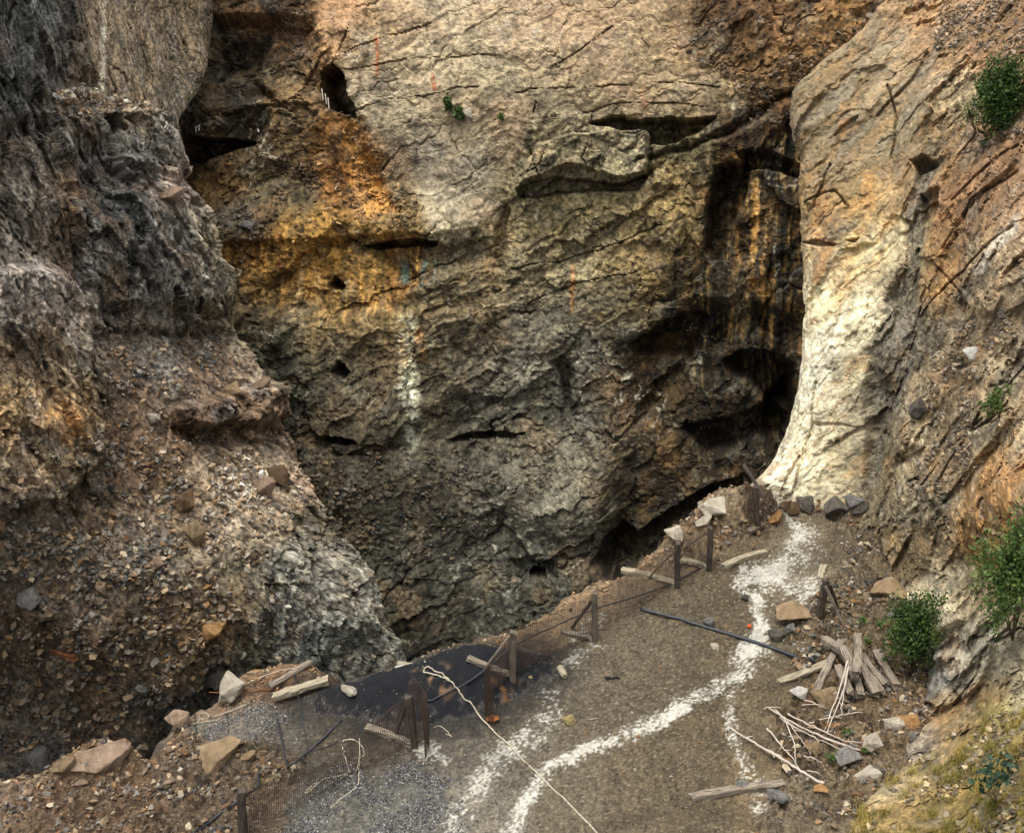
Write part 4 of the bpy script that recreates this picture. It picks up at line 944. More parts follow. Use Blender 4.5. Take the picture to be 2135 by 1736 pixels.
B = stone
B('boulder', 455, 1574, 104, 50, 'tan', 'large flat tan boulder tilted up with a dark shadowed underside near the left rim', s=ledge, k=1, rot=0.35, tilt=(0.30, -0.22), sink=0.15, cat='boulder')
B('boulder', 549, 1553, 46, 42, 'orange', 'orange brown block just right of the big tilted flat boulder', s=ledge, k=2, cat='boulder')
B('boulder', 518, 1573, 32, 24, 'tan', 'small squarish tan rock between the tilted flat boulder and the orange block', s=ledge, k=6, cat='boulder')
B('boulder', 372, 1500, 52, 52, 'pink', 'rounded pinkish boulder standing on the pit rim above the grey crushed stone', s=ledge, k=3, sink=0.15, cat='boulder')
B('boulder', 205, 1562, 128, 62, 'pink', 'broad pale boulder on the rim at lower left, half covered with soil', s=ledge, k=6, sink=0.38, cat='boulder')
B('boulder', 132, 1592, 50, 42, 'tan', 'tan rim rock left of the broad pale boulder', s=ledge, k=6, cat='boulder')
B('boulder', 487, 1428, 66, 52, 'pale', 'pale slanting rock at the rim with orange earth on top', s=ledge, k=7, rot=0.5, tilt=(0, -0.5), cat='boulder')
B('boulder', 548, 1412, 62, 34, 'orange', 'rusty orange earth lump on the rim beside the grey log', s=ledge, k=5, cat='boulder')
B('stone', 850, 1380, 46, 16, 'pale', 'flat pale stone at the pit rim above the black cinder heap', s=ledge, k=4)
B('stone', 836, 1390, 28, 14, 'white', 'small whitish stone just below the flat pale rim stone', s=ledge, k=2)
B('block', 1097, 1412, 23, 16, 'yellow', 'yellowish squared stone at the foot of the fence beside the black heap', s=ledge, k=6)
B('block', 1187, 1496, 29, 22, 'yellow', 'yellow grey stone block lying alone in the middle of the gravel', s=ledge, k=2, rot=0.2)
B('stone', 1476, 1295, 24, 28, 'grey', 'upright grey wedge stone just behind the long black pipe', s=ledge, k=3, depth=0.5)
B('boulder', 1641, 1288, 76, 30, 'tan', 'broad flat tan slab with black shadow beneath, right of the white powder', s=ledge, k=0, rot=0.1, sink=-0.15, tilt=(0.12, 0), cat='boulder')
B('stone', 1616, 1324, 36, 30, 'dark', 'dark grey angular rock in front of the broad tan slab', s=ledge, k=3)
B('stone', 1646, 1308, 24, 20, 'grey', 'small grey rock propping up the broad tan slab', s=ledge, k=7)
B('stone', 1491, 1346, 20, 15, 'pale', 'pale tan stone on open gravel just below the black pipe', s=ledge, k=5)
B('stone', 1554, 1246, 16, 20, 'dark', 'small dark upright stump of rock at the edge of the white powder', s=ledge, k=3, depth=0.5)
B('boulder', 1405, 1112, 42, 30, 'pale', 'pale block perched on the pit rim behind the fence', s=ledge, k=2, sink=0.1, cat='boulder')
B('boulder', 1488, 1062, 62, 38, 'pale', 'large pale lumpy boulder at the far end of the pit rim', s=ledge, k=7, sink=0.1, cat='boulder')
B('boulder', 1466, 1085, 40, 24, 'pale', 'pale rim rock just left of and below the large lumpy boulder', s=ledge, k=6, cat='boulder')
B('boulder', 1614, 1078, 34, 28, 'orange', 'rust orange boulder under the collapsed wire netting', s=ledge, k=6, cat='boulder')
for x, y, w, h, c, lab in ((1645, 1058, 42, 30, 'brown', 'brown rock leftmost in the row at the foot of the white rock face'), (1676, 1050, 40, 38, 'dark', 'dark pointed rock second from left at the foot of the white rock face'),
                           (1700, 1050, 34, 26, 'brown', 'low brown rock in the middle of the row below the white face'), (1733, 1064, 54, 40, 'dark', 'largest dark block in the row at the foot of the white face'),
                           (1768, 1048, 44, 34, 'grey', 'grey broken rock against the right half of the white face'), (1795, 1062, 36, 30, 'dark', 'dark rock at the right end of the row below the white face')):
    B('boulder', x, y, w, h, c, lab, s=ledge, cat='boulder', sink=0.15, group='rocks fallen at the foot of the white face')
B('stone', 1819, 1546, 44, 36, 'pale', 'cream coloured stone at the right ends of the long dead branches', s=ledge, k=7)
B('boulder', 1722, 1450, 64, 46, 'tan', 'tan and orange boulder below the left end of the timber pile', s=ledge, k=2, cat='boulder')
B('stone', 1664, 1443, 38, 32, 'white', 'whitish angular stone left of the boulder under the timber pile', s=ledge, k=3)
B('stone', 1544, 1634, 30, 28, 'grey', 'grey angular stone just above the long beam at the bottom', s=ledge, k=3)
B('stone', 1622, 1656, 46, 24, 'grey', 'flat grey stone at the right end of the bottom beam', s=ledge, k=4)
B('boulder', 1762, 1582, 60, 34, 'grey', 'flat grey slab on the rubble beside a green weed', s=ledge, k=0, cat='boulder')
B('boulder', 1806, 1610, 58, 32, 'pale', 'pale slab leaning against the grassy slope at lower right', s=ledge, k=4, cat='boulder', tilt=(0, -0.35))
B('stone', 1697, 1560, 36, 26, 'tan', 'tan stone lying between the dead branches', s=ledge, k=5)
B('stone', 1781, 1357, 40, 20, 'orange', 'bright orange flat rock at the top of the timber pile', s=ledge, k=4)
B('stone', 1705, 1643, 32, 15, 'orange', 'thin orange stone at the lower tip of the longest branch', s=ledge, k=0)
B('stone', 1856, 1502, 54, 26, 'pale', 'long pale stone right of the timber pile', s=ledge, k=4, tilt=(0, -0.45))
B('boulder', 1896, 1500, 54, 34, 'orange', 'orange brown boulder at the foot of the grey slope rock', s=ledge, k=2, cat='boulder')
B('boulder', 1845, 1226, 76, 42, 'tan', 'large flat tan rock at the foot of the slope behind the bush', s=ledge, k=0, cat='boulder', sink=0.3)
B('boulder', 2092, 652, 44, 30, 'dark', 'dark boulder perched on the slope at the right edge', s=right, k=6, cat='boulder')
B('stone', 2027, 738, 36, 30, 'white', 'white stone in the brown scree of the right slope', s=right, k=5)
B('boulder', 1908, 853, 44, 44, 'dark', 'dark overhanging block beside the gully on the right slope', s=right, k=7, cat='boulder')
B('boulder', 1955, 790, 52, 36, 'tan', 'tan block above the gully on the right slope', s=right, k=2, cat='boulder')
B('boulder', 408, 1113, 44, 62, 'tan', 'tall leaning tan slab standing amid pale rubble on the left slope', s=left, k=3, cat='boulder', depth=0.5, tilt=(0.1, 0.3))
B('boulder', 388, 1050, 46, 54, 'brown', 'tall brown boulder above the leaning slab on the left slope', s=left, k=7, cat='boulder', tilt=(0, 0.3))
B('boulder', 438, 1308, 78, 36, 'orange', 'long tabular orange block on the lower left slope', s=left, k=4, cat='boulder', tilt=(0, -0.3))
B('boulder', 60, 1238, 54, 44, 'grey', 'grey boulder cut by the left edge halfway down the slope', s=left, k=2, cat='boulder')
B('stone', 208, 1226, 28, 34, 'pink', 'upright pinkish grey stone on the dark lower left slope', s=left, k=3)
B('stone', 316, 868, 42, 24, 'pale', 'pale cream slab on brown earth below the left benches', s=left, k=4)
B('boulder', 326, 1175, 36, 28, 'pink', 'pinkish rounded boulder on the lip of the lower left slope', s=left, k=7, cat='boulder')
B('boulder', 582, 985, 52, 40, 'brown', 'reddish brown boulder on the right brow of the left slope', s=left, k=2, cat='boulder')
B('boulder', 545, 1010, 60, 44, 'pink', 'broad brownish pink boulder left of the reddish one on the brow', s=left, k=6, cat='boulder')
B('boulder', 486, 812, 40, 34, 'tan', 'tan boulder on the bench above the dark overhang of the left slope', s=left, k=7, cat='boulder')
B('boulder', 545, 800, 42, 26, 'pink', 'pinkish stone at the right end of the left bench', s=left, k=6, cat='boulder')
B('boulder', 72, 1566, 60, 60, 'grey', 'grey boulder in the hollow behind the rim at far left', s=left, k=3, cat='boulder')
B('boulder', 448, 1395, 66, 52, 'dark', 'dark slate boulder at the bottom of the left slope', s=left, k=2, cat='boulder')
B('stone', 357, 405, 50, 30, 'pink', 'flat pink slab set in the dark cliff of the left wall', s=left, k=6)
B('stone', 517, 470, 34, 26, 'grey', 'grey hanging stone below the slate rubble on the far wall', s=far, k=3)
B('stone', 975, 236, 22, 22, 'pale', 'pale rock beside the small green shrubs on the far wall', s=far, k=2)

# repeats: the larger loose stones of each stretch of ground, copied one by one
def strew(n, s, region, wmin, wmax, cols, label, group, seed, name='stone', power=2.0, sink=0.25):
    r = np.random.default_rng(seed)
    sdv = polysd(s.px, s.py, region)
    front = s.tab[s.tab >= 0]
    cand = front[(sdv[front] > 0)]
    if s is ledge: cand = cand[s.sd[cand] > 0.1]
    idx = r.choice(cand, n, replace=False)
    for i in idx:
        p = s.P[i]; m = float(mpp(p)); w = wmin + (wmax - wmin) * r.random() ** power
        me = shape(int(r.integers(0, 16)), cols)
        o = bpy.data.objects.new(name, me); COL.objects.link(o)
        q = w * m / 1.7
        o.scale = (q, q * r.uniform(0.75, 1.2), q * r.uniform(0.75, 1.15))
        o.rotation_euler = (r.normal(0, .35), r.normal(0, .35), r.uniform(0, 6.28))
        o.location = (p[0], p[1], p[2] + q * 0.5 * (1 - 2 * sink))
        xx, yy = chart(np.array(o.location)); tag(o, whereabouts(float(xx), float(yy), w, {'pink': 'pinkish', 'orange': 'rusty orange'}.get(cols, cols)), 'stone', group)
LAND = [(455, 1574, 'the big tilted flat boulder'), (372, 1500, 'the rounded pinkish rim boulder'), (205, 1562, 'the broad pale rim boulder'), (487, 1428, 'the slanting pale rim rock'),
        (1641, 1288, 'the broad flat tan slab'), (1819, 1546, 'the cream coloured stone'), (1722, 1450, 'the boulder under the timber pile'), (1622, 1656, 'the right end of the bottom beam'), (1762, 1582, 'the flat grey slab'),
        (1806, 1610, 'the pale leaning slab'), (1781, 1357, 'the bright orange flat rock'), (1896, 1500, 'the orange brown boulder'), (1845, 1226, 'the large flat tan rock'), (1488, 1062, 'the lumpy pale rim boulder'),
        (1405, 1112, 'the pale perched rim block'), (1614, 1078, 'the rust orange boulder'), (1553, 1170, 'the pale squared beam'), (1187, 1496, 'the lone yellow grey block'), (1268, 1416, 'the black rag'), (1491, 1346, 'the black pipe'),
        (1171, 1405, 'the sawn log stub'), (1380, 1505, 'the white powder streak'), (408, 1113, 'the tall leaning tan slab'), (388, 1050, 'the tall brown boulder'), (438, 1308, 'the tabular orange block'), (60, 1238, 'the grey boulder at the left edge'),
        (208, 1226, 'the upright pinkish stone'), (316, 868, 'the pale cream slab'), (326, 1175, 'the pinkish rounded boulder'), (582, 985, 'the reddish brown boulder'), (486, 812, 'the tan bench boulder'), (545, 800, 'the pinkish bench stone'),
        (72, 1566, 'the grey boulder in the hollow'), (448, 1395, 'the dark slate boulder'), (122, 1358, 'the rusty iron strip'), (300, 710, 'the foot of the dark cliff'), (860, 1556, 'the dark leaning post'), (505, 1655, 'the post stub at the bottom')]
TAKEN = {}
def whereabouts(x, y, w, colour):
    d = sorted((math.hypot(x - a, y - c), a, c, t_) for a, c, t_ in LAND)
    size = 'tiny' if w < 9 else 'small' if w < 14 else 'middling' if w < 21 else 'large'
    for dist, a, c, t_ in d[:8]:
        ang = math.degrees(math.atan2(c - y, x - a)) % 360
        side = ('right of', 'above and right of', 'above', 'above and left of', 'left of', 'below and left of', 'below', 'below and right of')[int((ang + 22.5) // 45) % 8]
        near = 'close ' if dist < 45 else 'some way ' if dist < 110 else 'far '
        lab = '%s %s stone %s%s %s' % (size, colour, near, side, t_)
        if lab not in TAKEN:
            TAKEN[lab] = 1
            return lab
    TAKEN[lab] += 1
    return '%s such: %s' % (('second', 'third', 'fourth', 'fifth', 'sixth', 'seventh')[min(TAKEN[lab] - 2, 5)], lab) if False else lab

LOWER = [(45, 1210), (330, 1180), (480, 1200), (500, 1300), (420, 1420), (330, 1500), (45, 1500)]
BRIGHT = [(400, 900), (560, 930), (640, 1040), (540, 1110), (440, 1160), (400, 1060)]
BENCH = [(230, 700), (330, 700), (470, 730), (540, 790), (430, 820), (250, 770)]
strew(34, left, LOWER, 13, 30, 'grey', 'grey angular stone lying loose on the dark lower left slope', 'grey stones on the lower left slope', 21)
strew(24, left, LOWER, 13, 30, 'pink', 'pinkish angular stone lying loose on the dark lower left slope', 'pinkish stones on the lower left slope', 22)
strew(16, left, LOWER, 12, 26, 'orange', 'rusty orange stone lying loose on the dark lower left slope', 'orange stones on the lower left slope', 23)
strew(26, left, BRIGHT, 12, 26, 'pale', 'pale broken stone in the bright rubble of the left slope', 'pale stones in the bright rubble', 24)
strew(16, left, BRIGHT, 12, 28, 'tan', 'tan broken stone in the bright rubble of the left slope', 'tan stones in the bright rubble', 25)
strew(16, left, BENCH, 11, 24, 'grey', 'grey stone on the rubble bench of the left wall', 'grey stones on the left bench', 26)
strew(8, left, BENCH, 11, 22, 'pale', 'pale stone on the rubble bench of the left wall', 'pale stones on the left bench', 27)
RUBR = [(1640, 1340), (1700, 1300), (1800, 1180), (1850, 1200), (1930, 1480), (1800, 1660), (1640, 1670), (1620, 1560), (1690, 1470)]
strew(22, ledge, RUBR, 11, 28, 'tan', 'tan stone in the rubble between the branches and the right slope', 'tan stones in the right hand rubble', 28)
strew(16, ledge, RUBR, 11, 26, 'pale', 'pale stone in the rubble between the branches and the right slope', 'pale stones in the right hand rubble', 29)
strew(16, ledge, RUBR, 11, 24, 'grey', 'grey stone in the rubble between the branches and the right slope', 'grey stones in the right hand rubble', 30)
strew(12, ledge, RUBR, 10, 22, 'orange', 'orange stone in the rubble between the branches and the right slope', 'orange stones in the right hand rubble', 31)
BANK = [(1400, 1120), (1480, 1070), (1570, 1050), (1620, 1080), (1580, 1120), (1500, 1140), (1440, 1160)]
strew(20, ledge, BANK, 10, 24, 'tan', 'tan stone in the rubble bank behind the far fence posts', 'tan stones in the far bank', 32)
strew(8, ledge, BANK, 10, 26, 'brown', 'brown stone in the rubble bank behind the far fence posts', 'brown stones in the far bank', 33)
NEAR = [(60, 1640), (300, 1600), (400, 1520), (440, 1570), (600, 1560), (560, 1640), (300, 1700), (60, 1700)]
strew(18, ledge, NEAR, 10, 30, 'pink', 'pinkish stone on the brown earth at the lower left', 'pinkish stones at the lower left', 34)
strew(12, ledge, NEAR, 10, 28, 'tan', 'tan stone on the brown earth at the lower left', 'tan stones at the lower left', 35)
OPEN = [(1180, 1420), (1300, 1320), (1500, 1200), (1530, 1330), (1480, 1420), (1560, 1500), (1600, 1600), (1420, 1660), (1180, 1620)]
strew(14, ledge, OPEN, 6, 13, 'pale', 'small pale stone on the open gravel of the ledge', 'small pale stones on the gravel', 36)
strew(10, ledge, OPEN, 6, 13, 'orange', 'small orange stone on the open gravel of the ledge', 'small orange stones on the gravel', 37)

# ------------------------------------------------------------------ the heap of black cinders
HEAP = [(628, 1452), (700, 1432), (770, 1405), (845, 1386), (905, 1360), (962, 1342), (1030, 1345), (1100, 1352), (1150, 1372), (1155, 1400), (1100, 1440), (1040, 1478), (960, 1500), (880, 1512), (800, 1516), (720, 1494), (650, 1474)]
hp = np.array([ground(a, b)[:2] for a, b in HEAP])
gx2 = np.arange(hp[:, 0].min() - .5, hp[:, 0].max() + .5, 0.04); gy2 = np.arange(hp[:, 1].min() - .5, hp[:, 1].max() + .5, 0.05)
X2, Y2 = np.meshgrid(gx2, gy2)
PP = np.stack([X2.ravel(), Y2.ravel(), np.zeros(X2.size)], -1)
sdh = polysd(PP[:, 0] + 0.12 * fbm(PP / 0.5, 4, 401), PP[:, 1] + 0.12 * fbm(PP / 0.5, 4, 402), hp)
t = np.clip(sdh / 1.6, -0.4, 1)
hh = 0.85 * np.where(t > 0, np.sin(t * math.pi / 2) ** 1.15, t * 0.8) + 0.02 * fbm(PP / 0.9, 3, 403) * np.clip(t * 3, 0, 1) + 0.006 * fbm(PP / 0.06, 2, 404)
ix = np.clip(((PP[:, 0] - gx[0]) / 0.042).round().astype(int), 0, len(gx) - 1); iy = np.clip(np.searchsorted(gy, PP[:, 1]), 0, len(gy) - 1)
gz = Zg.reshape(X.shape)[iy, ix]
gz = np.maximum(gz, -0.05)
Vh = np.stack([PP[:, 0], PP[:, 1], gz + hh], -1)
Fh = grid_faces(*X2.shape)
keep = (sdh[Fh] > -0.10).any(1)
Fh = Fh[keep]; used = np.unique(Fh); remap = np.zeros(len(Vh), int); remap[used] = np.arange(len(used))
ch = np.tile(lin((40, 41, 44)) * 0.55, (len(Vh), 1))
pxh, pyh = chart(Vh)
dusty = sstep(0.15, 0.6, fbm(PP / 0.35, 4, 405)) * sstep(70, 20, np.hypot(pxh - 905, (pyh - 1420) * 1.4)); ch = blend(ch, dusty, (134, 108, 80), 0.7)
dus2 = sstep(0.12, 0.45, fbm(PP / 0.3, 4, 406)) * sstep(60, 15, np.hypot((pxh - 1050) * 1.4, (pyh - 1430))); ch = blend(ch, dus2, (120, 84, 52), 0.6)
thin = sstep(0.22, -0.12, sdh + 0.45 * fbm(PP / 0.22, 4, 408) + 0.25 * perlin(PP / 0.06, 409)); ch = blend(ch, thin, (76, 72, 66), 0.6)
heap = tag(link('cinder_heap', mesh_np('cinder_heap', Vh[used], remap[Fh], M_BLACK, ch[used], smooth=True)), 'smooth heap of black cinders spread over the ledge up to the pit rim', kind='stuff')
hs_ = Surf(); hs_.P = Vh[used]; hs_.px, hs_.py = chart(hs_.P); hs_.Nf = np.tile([0, 0, 1.0], (len(used), 1)); lookup(hs_)

HT = {}
for v_ in Vh[used]: HT[(int(math.floor(v_[0] / .1)), int(math.floor(v_[1] / .1)))] = max(v_[2], HT.get((int(math.floor(v_[0] / .1)), int(math.floor(v_[1] / .1))), -9))
ZG = Zg.reshape(X.shape)
def top_z(x, y):
    i_ = min(max(int(round((x - gx[0]) / 0.042)), 0), len(gx) - 1); j_ = min(max(int(np.searchsorted(gy, y)), 0), len(gy) - 1)
    return max(float(ZG[j_, i_]), HT.get((int(math.floor(x / .1)), int(math.floor(y / .1))), -9))

def gp(x, y, dz=0.0):
    """point on the ledge or on the heap lying on it"""
    r = on(ledge, x, y); z = r[0][2]
    r2 = on(hs_, x, y)
    if r2 is not None:
        cx, cy = chart(r2[0])
        if (cx - x) ** 2 + (cy - y) ** 2 < 30: z = max(z, r2[0][2])
    q = ground(x, y, z); q[2] += dz
    return q
hs_.Nf = np.tile([0, 0, 1.0], (len(hs_.P), 1)); hs_.col = ch[used]
scatter('gravel', hs_, (sdh[used] > 0.05) * 1.0, 170, 0.010, 0.04, [(170, 160, 138), (150, 130, 100), (190, 180, 160)], 0.1, 0.5, 3.0, seed=14, label='pale pebbles sprinkled over the black cinder heap')
B('stone', 731, 1436, 40, 17, 'pale', 'flat pale stone lying on the left flank of the black heap', s=hs_, k=4)

scatter('gravel', hs_, sstep(0.45, -0.05, sdh[used]) + 1e-9, 1700, 0.010, 0.036, TAN + GREY + [(60, 58, 54)], 0.2, 0.42, 2.4, seed=15, label='gravel thinning out over the edges of the black cinder heap')
# ------------------------------------------------------------------ timber, posts, fence
WOOD_GREY = mat_plain('weathered_wood', lin((64, 57, 49)) * 0.8, scale=2.2, c2=lin((164, 150, 131)) * 0.8, stretch=(1.2, 16, 16), bump=0.6, dist=0.02, rough=0.85)
WOOD_PALE = mat_plain('pale_wood', lin((112, 102, 82)) * 0.7, scale=2.0, c2=lin((190, 178, 150)) * 0.7, stretch=(1.2, 14, 14), bump=0.4, dist=0.01, rough=0.8)
WOOD_DARK = mat_plain('dark_wood', lin((52, 45, 40)) * 0.9, scale=1.8, c2=lin((84, 74, 64)) * 0.9, stretch=(1.2, 14, 14), bump=0.5, dist=0.015, rough=0.85)
WOOD_POST = mat_plain('post_wood', lin((78, 70, 60)) * 0.85, scale=1.8, c2=lin((122, 110, 94)) * 0.85, stretch=(1.2, 14, 14), bump=0.5, dist=0.015, rough=0.85)
BRANCH = mat_plain('bleached_branch', lin((170, 156, 140)) * 0.8, scale=6, c2=lin((198, 186, 170)) * 0.8, bump=0.3, rough=0.85)
WIRE = mat_plain('rusty_wire', lin((48, 38, 32)), scale=4, c2=lin((70, 52, 40)), bump=0.0, rough=0.7, metal=0.3)
RUBBER = mat_plain('black_plastic', lin((40, 42, 46)), scale=3, var=0.25, bump=0.1, rough=0.5, spec=0.4)
ROPE = mat_plain('rope', lin((158, 146, 124)) * 0.7, scale=14, c2=lin((212, 200, 178)) * 0.75, bump=0.5, dist=0.01, rough=0.9)
RUSTM = mat_plain('rusty_iron', lin((74, 46, 28)), scale=8, c2=lin((120, 72, 38)), bump=0.3, rough=0.8)

def bar(name, a, b, w, h, mat, parent=None, roll=0.0, seed=0, segs=8, rough=None, round_=False, taper=1.0):
    """a beam with its own length axis, so the grain runs along it"""
    a = np.asarray(a, float); b = np.asarray(b, float); Ln = np.linalg.norm(b - a)
    m = MB()
    rr = w * 0.055 if rough is None else rough
    if round_:
        rg = np.random.default_rng(seed)
        n = segs + 1
        pts = np.stack([np.linspace(0, Ln, n), rg.normal(0, w * .04, n), rg.normal(0, w * .04, n)], -1)
        m.tube(pts, w / 2 * np.linspace(1, taper, n) * (1 + rg.normal(0, .04, n)), 9)
    else:
        m.bar((0, 0, 0), (Ln, 0, 0), w, h, 0, segs, rr, seed)
        V_ = m.V[0]; rg = np.random.default_rng(seed + 7)                   # warped, with worn and uneven ends
        u_ = V_[:, 0] / Ln
        V_[:, 1] += np.sin(u_ * math.pi) * rg.normal(0, .022) * Ln; V_[:, 2] += np.sin(u_ * math.pi * 1.0) * abs(rg.normal(0, .008)) * Ln
        V_[:, 1:] *= (1 + rg.normal(0, .05) * (u_ - .5))[:, None]
        V_[:8, 0] += rg.uniform(-.3, .3, 8) * w; V_[-8:, 0] += rg.uniform(-.3, .3, 8) * w
    me = bpy.data.meshes.new(name); me.from_pydata(np.concatenate(m.V).tolist(), [], m.F); me.materials.append(mat); me.update()
    o = link(name, me, parent)
    q = Vector(b - a).to_track_quat('X', 'Z')
    o.rotation_mode = 'QUATERNION'
    o.rotation_quaternion = q @ Euler((roll, 0, 0)).to_quaternion()
    o.location = (Vector(a) - (parent.location if parent else Vector((0, 0, 0))))
    return o

def C6(cx, cy): return 1548 + .1845 * cx, 1147.6 + .1845 * cy
def beam(cat, p0, p1, w, h, mat, label, z0=0.0, z1=0.0, group=None, roll=0.0, seed=0, name=None, **k):
    a = gp(*p0, dz=h / 2 + z0); b = gp(*p1, dz=h / 2 + z1)
    return tag(bar(name or cat, a, b, w, h, mat, roll=roll, seed=seed, **k), label, cat, group)

PG = 'old timbers thrown on a pile'
for i, (p0, p1, z0, z1, w, mat, lab) in enumerate([
    ((1120, 1060), (820, 1660), .02, .05, .19, WOOD_GREY, 'grey timber slanting down to the left beneath the rest of the pile'),
    ((905, 1112), (1150, 1310), .22, .34, .20, WOOD_GREY, 'grey split timber pointing to the upper left corner of the pile'),
    ((1105, 1250), (1250, 1570), .34, .26, .20, WOOD_GREY, 'long grey timber crossing the middle of the pile under the topmost one'),
    ((1270, 1172), (1250, 1590), .50, .44, .20, WOOD_GREY, 'topmost grey timber lying straight up and down the middle of the pile'),
    ((1165, 1215), (1270, 1420), .14, .22, .19, WOOD_GREY, 'short grey timber whose upper end shows left of the topmost one'),
    ((1075, 1380), (1205, 1690), .06, .14, .19, WOOD_GREY, 'grey timber with its end behind the thin upright branches'),
    ((1290, 1480), (1320, 1690), .03, .05, .17, WOOD_GREY, 'lowest grey timber end peeking out under the topmost one'),
    ((1320, 1390), (1495, 1705), .20, .16, .20, WOOD_GREY, 'broad grey timber fanning out right of the topmost one'),
    ((1395, 1450), (1560, 1660), .06, .08, .18, WOOD_GREY, 'dark ended grey timber second in the fan on the right'),
    ((1330, 1285), (1595, 1590), .22, .14, .16, WOOD_GREY, 'slender grey timber along the upper right side of the fan'),
    ((1370, 1310), (1640, 1540), .05, .04, .10, WOOD_GREY, 'thin grey batten lowest at the upper right of the fan'),
    ((1510, 1195), (1730, 1600), .04, .10, .19, WOOD_GREY, 'separate grey timber at the right hand end of the pile')]):
    beam('timber', C6(*p0), C6(*p1), w, w * 0.9, mat, lab, z0, z1, PG, seed=40 + i, roll=0.05 * (i % 3))
beam('timber', C6(405, 1505), C6(970, 1320), .16, .12, WOOD_PALE, 'clean pale beam lying at the left side of the timber pile', .0, .10, seed=60, roll=0.15)
beam('timber', (1508, 1186), (1598, 1155), .17, .15, WOOD_PALE, 'pale squared beam lying across the start of the white powder', seed=61)
beam('timber', (1440, 1668), (1630, 1640), .18, .16, WOOD_GREY, 'long grey beam lying along the bottom edge', seed=62, segs=12)
beam('timber', (571, 1462), (687, 1428), .20, .16, WOOD_PALE, 'thick pale beam lying on the left flank of the black heap', .05, .10, seed=63)
tag(bar('log', gp(563, 1438, .12), gp(648, 1390, .15), .16, .16, WOOD_GREY, seed=64, round_=True), 'round grey log lying across the orange earth at the rim', 'log')
beam('plank', (448, 1496), (514, 1470), .07, .05, WOOD_GREY, 'thin grey plank above the grey crushed stone', seed=65)
beam('plank', (394, 1583), (423, 1563), .08, .05, WOOD_GREY, 'short grey board left of the tilted flat boulder', seed=66)
beam('plank', (1708, 1207), (1717, 1181), .17, .04, WOOD_PALE, 'short pale board with nail holes lying on rubble', .04, .04, seed=67)
tag(bar('log', gp(1166, 1397, .09), gp(1178, 1416, .09), .17, .17, WOOD_PALE, seed=68, round_=True, segs=3), 'short sawn log stub lying on the gravel near the fence', 'log')
beam('plank', (1228, 1500), (1246, 1497), .03, .02, WOOD_PALE, 'tiny pale splinter on the open gravel', seed=69)

def post_top(base, px_, py_): return at(px_, py_, base[1])
def fence(label):
    return None
# near fence: post with brace and sill, and a stub at the bottom edge
MESHG = 'wire netting'
def panel(bottom, top, parent, step=0.055, seed=0, wob=0.012, rad=0.0058):
    """welded netting between two lines, every wire a round rod"""
    r = np.random.default_rng(seed)
    bt = np.asarray(bottom, float); tp = np.asarray(top, float)
    L = np.linalg.norm(np.diff(bt, axis=0), axis=1); cum = np.concatenate([[0], np.cumsum(L)])
    n = max(3, int(cum[-1] / step))
    u = np.linspace(0, cum[-1], n + 1)
    Bp = np.stack([np.interp(u, cum, bt[:, k]) for k in range(3)], -1)
    ct = np.linspace(0, cum[-1], len(tp)) if len(tp) != len(bt) else cum
    Tp = np.stack([np.interp(u, ct, tp[:, k]) for k in range(3)], -1)
    hgt = np.linalg.norm(Tp - Bp, axis=1).mean(); rows = max(3, int(hgt / step))
    v = np.linspace(0, 1, rows + 1)
    Gp = Bp[:, None] * (1 - v)[None, :, None] + Tp[:, None] * v[None, :, None]
    pn = fbm(Gp.reshape(-1, 3) / 0.5, 2, 900 + seed).reshape(n + 1, rows + 1)
    d = np.cross(bt[-1] - bt[0], [0, 0, 1.0]); d /= np.linalg.norm(d) + 1e-9
    Gp = Gp + d * (pn * wob * 4)[..., None]
    m = MB()
    vs = max(1, rows // 4)
    vi = sorted(set(list(range(0, rows + 1, vs)) + [rows]))
    for i in range(n + 1): m.tube(Gp[i][vi], rad, 3, cap=False)
    hstep = max(1, n // 24); hi = sorted(set(list(range(0, n + 1, hstep)) + [n]))
    for j in range(rows + 1): m.tube(Gp[hi, j], rad, 3, cap=False)
    return m.build('mesh_panel', WIRE, parent)

A0b, A1b = gp(505, 1748), gp(865, 1556)
fa = thing('wire_mesh_fence', A1b.tolist(), 'short netting fence with a dark leaning post left of the pale rope', 'fence', 'netting fences along the pit rim')
A1t = post_top(A1b, 851, 1452)
bar('post', A1b - [0, 0, .15], A1t, .17, .16, WOOD_DARK, fa, seed=71)
bar('brace', gp(826, 1534, .08), post_top(A1b, 852, 1458) - [0.03, 0.02, 0.0], .075, .06, WOOD_DARK, fa, seed=72)
bar('sill', gp(763, 1521, .09), gp(860, 1557, .07), .16, .13, WOOD_GREY, fa, seed=73)
A0t = post_top(A0b, 504, 1648)
bar('post', A0b - [0, 0, .15], A0t, .20, .16, WOOD_DARK, fa, seed=74)
mid = gp(690, 1640)
panel([A0b + [.1, .06, .05], mid + [0, 0, .02], A1b + [-.05, .1, .02]], [A0t + [.1, .06, -.1], mid + [0, 0, .75], A1t + [-.05, .1, -.05]], fa, seed=1)
panel([A1b + [.02, .1, .02], A1b + [.22, .22, .04], A1b + [.34, -.1, .03], A1b + [.27, -.5, .05]], [A1t + [.02, .1, .25], A1t + [.2, .2, .3], A1t + [.42, .0, .1], A1t + [.33, -.4, .05]], fa, seed=2)

